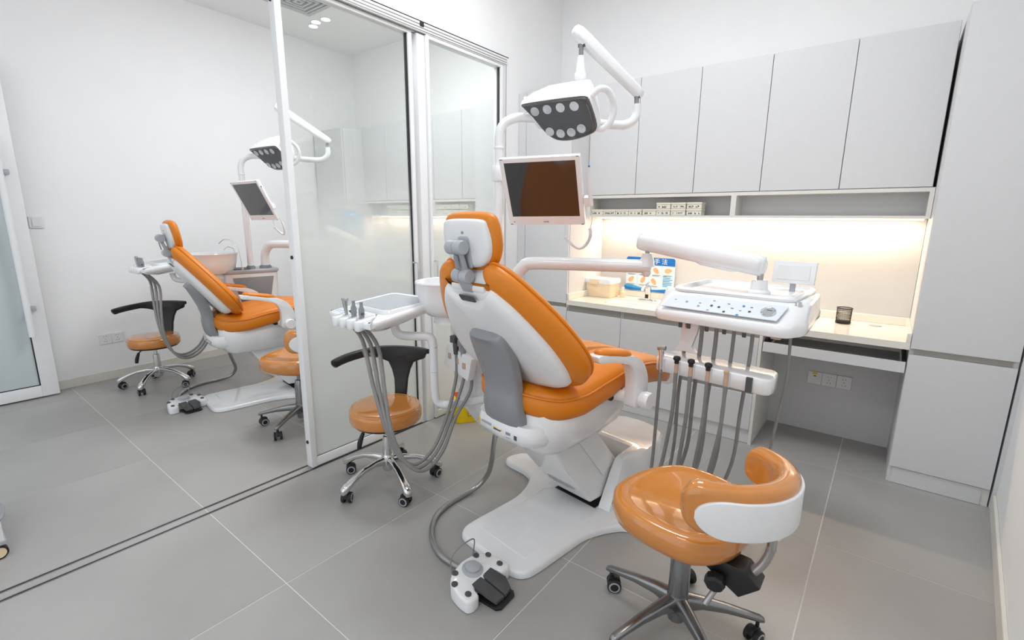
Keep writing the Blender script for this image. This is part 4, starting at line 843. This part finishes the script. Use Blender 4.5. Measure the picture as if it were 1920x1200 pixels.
def saddle_stool(c, label, rz, base):
    c = V(c); t = thing('saddle_stool', c, label, 'stool', 'orange saddle stools with curved backrests')
    R_ = Matrix.Rotation(rz, 3, 'Z')
    def L(x, y, z): return c+R_ @ V((x, y, z))
    star_base(t, c, [degrees(rz)+base+72*k for k in range(5)], False, .265)
    part('column', lathe(c+ZZ*.05, [(.028, 0), (.032, .02), (.032, .05), (.034, .10), (.033, .24), (.026, .27), (.014, .272), (.014, .345)], 32), 'alum', t)
    sp = mat_plate = part('seat_plate', lathe(L(.0, .0, .385), [(.05, 0), (.10, .006), (.15, .02), (.17, .035)], 36), 'plasm', t)
    so2 = cr2([(.205, .02), (.195, .12), (.13, .20), (.02, .235), (-.10, .225), (-.19, .14), (-.235, .02), (-.225, -.08), (-.15, -.165), (-.02, -.205), (.09, -.20), (.17, -.12)], 5)
    def SD(a, b, h):
        r2 = (a*a+b*b)/.045; return L(a, b, .415+h+(.012*min(r2, 1.2))*(1 if h > .05 else 0)+.010*(b/.2)**2*(1 if h > .03 else 0))
    part('seat_cushion', pillow(so2, [(-.012, .05), (-.008, .025), (.008, .006), (.03, 0), (.052, .004), (.064, .014), (.068, .024), (.069, .032), (.071, .046), (.069, .060), (.066, .060, .8, (.01, .8)), (.060, .060, .55, (.01, .55)), (.055, .060, .3, (.01, .3)), (.053, .060, .08, (.01, .08))], SD), 'vinyl', t, ang=75)
    ps = [SD(a, b, .0665) for a, b in inset(so2, .030)]
    part('seat_seam', tube(ps+[ps[0]], .0028, 6, 1), 'vinyl', t)
    # curved bolster
    oc = L(.045, -.03, 0); rings = []; sh = []; A0, A1_ = -87, 66
    for i in range(91):
        k = i/90; a = radians(A0+(A1_-A0)*k)+rz; d = V((cos(a), sin(a), 0)); e = min(k, 1-k)
        h = .150*max(.08, 1-(1-min(1, (e+.001)/.09))**2) ** .5
        if k > .60: h *= 1-.16*(k-.60)/.40
        th = .064*min(1, (e+.002)/.035) ** .5
        ra = .222+.014*sin(pi*k); zc = .654-.036*k
        rings.append([oc+d*(ra+x)+ZZ*(zc+y) for x, y in rr(th, h, min(th, h)*.47, 5)])
        if .065 < k < .94:
            e2 = min((k-.065)/.875, 1-(k-.065)/.875); h2 = .112*max(.01, 1-(1-min(1, (e2+.001)/.15))**2) ** .5
            sh.append([oc+d*(ra+th/2+x)+ZZ*(zc-.012+y) for x, y in rr(.016, h2, .0055, 3)])
    part('back_cushion', loft(rings), 'vinyl', t, ang=75)
    bs = part('back_shell', loft(sh), 'plasm', t, ang=50)
    for a, z in ((-60, .638), (-12, .615), (30, .61)):
        d = V((cos(radians(a)+rz), sin(radians(a)+rz), 0)); part('screw_recess', lathe(oc+d*.259+ZZ*z, [(.008, 0), (.008, .0075), (.005, .008)], 14, d), 'grey', bs)
    part('shell_boss', loft([[oc+(R_ @ V((cos(radians(a)), sin(radians(a)), 0)))*r+ZZ*z for a, r in ((-22, .205), (-22, .262), (0, .268), (22, .262), (22, .205), (0, .20))] for z in (.552, .565, .61)]), 'plasm', bs, bev=.003)
    part('back_post', tube([L(.262, -.035, .60), L(.262, -.035, .53), L(.260, -.037, .46), L(.245, -.045, .41), L(.215, -.06, .365)], .0125, 14, 6), 'steel', t)
    part('post_film', tube([L(.261, -.037, .47), L(.248, -.043, .42), L(.222, -.055, .375)], .0155, 12, 5), 'film', t)
    part('tilt_bracket', prism([L(.07, -.02, .405), L(.21, -.02, .40), L(.255, -.02, .36), L(.20, -.02, .305), L(.09, -.02, .37)], R_ @ V((0, -.075, 0))), 'black', t, bev=.005)
    part('adjust_knob', lathe(L(.135, -.105, .345), [(.022, -.008), (.030, .0), (.030, .022), (.024, .03)], 8, R_ @ V((.15, -1, -.25))), 'black', t, smooth=False)
    part('tension_rod', cyl(L(.14, -.10, .315), L(.12, -.14, .27), .009, 14), 'steel', t)
    return t
saddle_stool((-.424, 1.485, 0), 'orange saddle stool with curved bolster back nearest the camera, before the hanging hoses', 0, 29)
saddle_stool((-3.06, 1.58, 0), 'orange saddle stool in the far room mostly hidden by the edge of glass door', radians(35), -25)

# ================================================================== SMALL THINGS
# sharps bin
def bin_(o, label):
    o = V(o); f = V((.54, .84, 0)).normalized(); g_ = V((-.84, .54, 0)).normalized()
    t = thing('sharps_bin', o, label, 'bin', 'yellow sharps bins')
    def Q(a, b, z): return o+f*a+g_*b+ZZ*z
    def ring(k, z, r=.018): return [Q(.14+x*k, .085+y*k, z) for x, y in rr(.25, .155, r, 3)]
    part('bin_body', loft([ring(.92, .002), ring(.94, .012), ring(1.0, .14), ring(1.06, .142), ring(1.06, .150)]), 'yellow', t, ang=40)
    part('bin_collar', loft([ring(1.04, .150), ring(1.0, .172), ring(.97, .174)]), 'yellow', t, ang=40)
    part('red_lid', loft([ring(.86, .173), ring(.85, .183), ring(.80, .186)]), 'red', t, ang=40)
    part('printed_label', prism([Q(.10, .0036, .055), Q(.19, .0036, .055), Q(.19, .0008, .115), Q(.10, .0008, .115)], g_*(-.0015)), 'yellow', t, smooth=False)
    part('label_border', join(*[prism([Q(a0, .0025-(z0-.055)*.045, z0), Q(a1, .0025-(z0-.055)*.045, z0), Q(a1, .0025-(z1-.055)*.045, z1), Q(a0, .0025-(z1-.055)*.045, z1)], g_*(-.003)) for a0, a1, z0, z1 in ((.10, .19, .055, .057), (.10, .19, .113, .115), (.10, .102, .055, .115), (.188, .19, .055, .115), (.115, .125, .07, .10), (.135, .18, .075, .077), (.135, .18, .085, .087), (.135, .175, .095, .097))]), 'ink', t, smooth=False)
    return t
bin_((-2.225, 2.215, 0), 'yellow sharps bin with red lid on the floor against the glass screen')
bin_((-4.98, 2.17, 0), 'yellow sharps bin barely showing behind the far dental chair')
# storage box on worktop
sx = thing('storage_box', (-1.84, 3.56, .787), 'cream plastic storage box with white lid on the worktop left of the poster', 'box')
def rbx(k, z): return [V((-1.835+x*k, 3.56+y*k, z)) for x, y in rr(.235, .17, .02, 3)]
part('box_body', loft([rbx(.93, .788), rbx(.95, .80), rbx(1.0, .90)]), 'box', sx, ang=40)
part('box_lid', loft([rbx(1.03, .896), rbx(1.06, .90), rbx(1.06, .925), rbx(1.03, .935), rbx(.9, .937)]), 'plas', sx, ang=40)
part('lid_clip', box((-1.865, 3.465, .912), (.075, .008, .04)), 'box', sx, bev=.003)
sj = thing('soap_bottle', (-1.672, 3.60, .787), 'small pale bottle tucked between storage box and poster on the worktop', 'bottle')
part('bottle_body', lathe((-1.672, 3.60, .787), [(.018, 0), (.02, .004), (.02, .045), (.012, .055), (.009, .07)], 18), 'box', sj)
part('bottle_cap', lathe((-1.672, 3.60, .857), [(.010, 0), (.010, .014)], 14), 'plas', sj)
# poster
pt = thing('hand_washing_poster', (-1.49, 3.68, .835), 'blue and white hand-washing poster propped behind the sink tap', 'poster')
PY = 3.694
def P2(x0, x1, z0, z1, m, nm, d=.001, off=0, par=pt): return part(nm, bb(x0, x1, PY-off-d, PY-off, z0, z1), m, par, smooth=False)
px0, px1, pz0, pz1 = -1.695, -1.295, .84, 1.112
part('board', prism([(x, PY, z) for x, z in [(px0, pz0), (px1, pz0), (px1, pz1-.012), (px1-.012, pz1), (px0+.012, pz1), (px0, pz1-.012)]], (0, .004, 0)), 'paper', pt, smooth=False)
part('title_band', prism([(x, PY, z) for x, z in [(px0, 1.052), (px1, 1.052), (px1, pz1-.012), (px1-.012, pz1), (px0+.012, pz1), (px0, pz1-.012)]], (0, -.0012, 0)), 'blue', pt, smooth=False)
part('title_lettering', text_geo('洗 手 法', .048, .0004, (-1.44, PY-.0016, 1.080), (1, 0, 0), (0, 0, 1)), 'white', pt, smooth=False)
def hand(cx, cz, ang, k=1):
    # small printed hand: palm with finger strokes, flat print
    R2 = lambda x, z: (cx+(x*cos(ang)-z*sin(ang))*k, cz+(x*sin(ang)+z*cos(ang))*k)
    g = []
    pts = [(-.022, -.012), (.0, -.018), (.016, -.012), (.030, -.004), (.030, .006), (.012, .016), (-.012, .016), (-.024, .006)]
    a = cr2(pts, 3); g.append(prism([(R2(x, z)[0], PY-.0012, R2(x, z)[1]) for x, z in a], (0, -.0006, 0)))
    return join(*g)
for i, (cx, cz, an_) in enumerate([(-1.645, 1.012, .3), (-1.545, 1.012, -.4), (-1.44, 1.012, -.8), (-1.345, 1.015, .1), (-1.645, .930, .7), (-1.545, .930, 1.0), (-1.455, .925, -1.0)]):
    c_ = P2(cx-.04, cx+.04, cz-.032, cz+.030, 'white', 'picture_panel', .0008)
    part('printed_hand', hand(cx-.004, cz-.0, an_), 'skin', pt, smooth=False)
    part('caption_lines', join(bb(cx-.034, cx+.030, PY-.0012, PY, cz-.040, cz-.0375), bb(cx-.03, cx+.02, PY-.0012, PY, cz-.0445, cz-.0425)), 'grey', pt, smooth=False)
part('text_lines', join(*[bb(-1.385, -1.385+w, PY-.001, PY, .968-.013*i, .974-.013*i) for i, w in enumerate((.03, .06, .075, .06, .075, .07, .04))]), 'cyan', pt, smooth=False)
part('wave_band', prism([(x, PY, z) for x, z in cr2([(-1.694, .843), (-1.58, .843), (-1.45, .842), (-1.30, .843), (-1.30, .872), (-1.38, .866), (-1.47, .856), (-1.56, .866), (-1.63, .882), (-1.694, .888)], 2)], (0, -.0012, 0)), 'blue', pt, smooth=False)
part('wave_band', prism([(x, PY-.0013, z) for x, z in cr2([(-1.69, .870), (-1.62, .862), (-1.52, .856), (-1.56, .868), (-1.63, .884), (-1.69, .889)], 2)], (0, -.0006, 0)), 'cyan', pt, smooth=False)
# tap
tp = thing('sink_tap', (-1.45, 3.575, .787), 'chrome sensor tap behind the sink in front of the poster', 'faucet')
part('tap_base', loft([[V((-1.45+x*k, 3.575+y*k, z)) for x, y in rr(.15, .05, .024, 5)] for z, k in ((.787, 1), (.793, 1), (.796, .93))]), 'chrome', tp)
part('tap_body', loft([[V((-1.45+x*k, 3.58+y*k+dy, z)) for x, y in rr(.044, .042, .012, 4)] for z, k, dy in ((.795, 1, 0), (.84, .98, 0), (.885, .95, -.004), (.905, .9, -.012), (.912, .6, -.016))]), 'chrome', tp, ang=50)
part('tap_spout', tube([(-1.45, 3.575, .89), (-1.45, 3.545, .905), (-1.45, 3.50, .900), (-1.45, 3.465, .885)], [.018, .017, .014, .012], 16, 5), 'chrome', tp)
part('sensor_window', box((-1.452, 3.5585, .822), (.026, .003, .030)), 'black', tp, bev=.001)
part('tap_lever', box((-1.452, 3.565, .922), (.014, .06, .008), Matrix.Rotation(radians(14), 3, 'X')), 'chrome', tp, bev=.002)
# mesh cup
mc = thing('pen_cup', (-.185, 3.56, .787), 'empty black wire-mesh pen cup on the right part of the worktop', 'cup')
cc = V((-.182, 3.56, .789)); wires = []
for i in range(34):
    a = 2*pi*i/34
    for dlt in (.22, -.22): wires.append(tube([cc+V((.038*cos(a), .038*sin(a), .006)), cc+V((.040*cos(a+dlt), .040*sin(a+dlt), .092))], .0006, 4, 1, False))
tag(part('wire_mesh', join(*wires), 'mesh', mc, smooth=False), kind='stuff')
part('rim', tube([cc+V((.041*cos(2*pi*i/28), .041*sin(2*pi*i/28), .093)) for i in range(29)], .0028, 8, 1), 'mesh', mc)
part('solid_base', lathe(cc, [(.040, 0), (.041, .004), (.041, .012), (.038, .013)], 28), 'mesh', mc)
# label boxes in the near niche
ORD = ['first', 'second', 'third', 'fourth', 'fifth', 'sixth', 'seventh', 'eighth', 'ninth', 'tenth']
def lbox(x, y, z, w, label, grp, seed):
    t = thing('label_box', (x, y, z), label, 'box', grp)
    part('drawer_box', bb(x-w/2, x+w/2, y, y+.08, z, z+.030), 'label', t, bev=.002, seg=1)
    part('box_lid', bb(x-w/2-.002, x+w/2+.002, y-.003, y+.082, z+.030, z+.043), 'label', t, bev=.002, seg=1)
    g = []
    import random as _r
    rg = _r.Random(seed); xx = -w*.36
    while xx < w*.34:
        cw = rg.uniform(.004, .010)
        for _ in range(2): g.append(bb(x+xx, x+xx+cw, y-.0008, y, z+.006+rg.random()*.012, z+.0085+rg.random()*.012))
        g.append(bb(x+xx, x+xx+.0018, y-.0008, y, z+.006, z+.023)); xx += cw+rg.choice([.003, .004, .018])
    part('handwritten_label', join(*g), 'ink', t, smooth=False)
    return t
bx = [-1.862, -1.757, -1.652, -1.547, -1.437, -1.332, -1.225, -1.115]
for i, x in enumerate(bx): lbox(x, 3.463, 1.436, .101, ORD[i]+' small cream label box from the left in the niche bottom row', 'cream label boxes in the near niche', i)
for i, x in enumerate(bx[5:]): lbox(x, 3.463, 1.480, .101, ['leftmost', 'middle', 'rightmost'][i]+' cream label box of the three stacked on the niche bottom row', 'cream label boxes in the near niche', 20+i)
for r_ in range(2):
    for i in range(10):
        x = -4.42+.115*i+(.08 if i > 5 else 0)
        lbox(x, 3.47, 1.436+.055*r_, .104, ORD[i]+' label box from the left, '+('upper' if r_ else 'lower')+' row of the niche behind glass', 'cream label boxes behind the glass', 40+i+20*r_)
# water dispenser behind glass
wd = thing('water_dispenser', (-4.60, 3.30, 0), 'white water dispenser with blue bottle standing behind the frosted glass', 'dispenser')
part('cabinet_body', bb(-4.74, -4.46, 3.0, 3.18, .01, 1.12), 'plas', wd, bev=.02)
part('water_bottle', lathe((-4.58, 3.09, 1.12), [(.05, 0), (.06, .03), (.12, .07), (.128, .10), (.128, .20), (.122, .22), (.128, .24), (.128, .30), (.11, .325), (.05, .335), (.045, .36)], 28), 'jug', wd)
# trolley at left frame edge
tl = thing('white_trolley', (-2.9, -.02, 0), 'corner of a white trolley with tube handle and pale castor at the picture edge', 'trolley')
part('trolley_body', bb(-3.22, -2.735, -.42, .108, .075, .80), 'plas', tl, bev=.006)
part('lower_tray', bb(-3.215, -2.728, -.415, .112, .066, .084), 'lgrey', tl, bev=.004)
part('tube_handle', tube([(-2.74, -.30, .30), (-2.715, -.30, .30), (-2.70, -.28, .30), (-2.70, .06, .30), (-2.70, .10, .29), (-2.70, .118, .26), (-2.70, .12, .22), (-2.70, .105, .195), (-2.70, .06, .19), (-2.70, -.28, .19), (-2.715, -.30, .19), (-2.74, -.30, .19)], .006, 10, 3), 'lgrey', tl)
for x, y in ((-2.755, .085), (-3.15, .06), (-2.77, -.36), (-3.15, -.36)):
    k = part('castor', join(cyl((x, y, .05), (x, y, .07), .012), cyl((x-.012, y, .03), (x+.012, y, .03), .029)), 'rub', tl)
    part('castor_hub', join(cyl((x+.012, y, .03), (x+.016, y, .03), .022), cyl((x-.016, y, .03), (x-.012, y, .03), .022)), 'box', k)
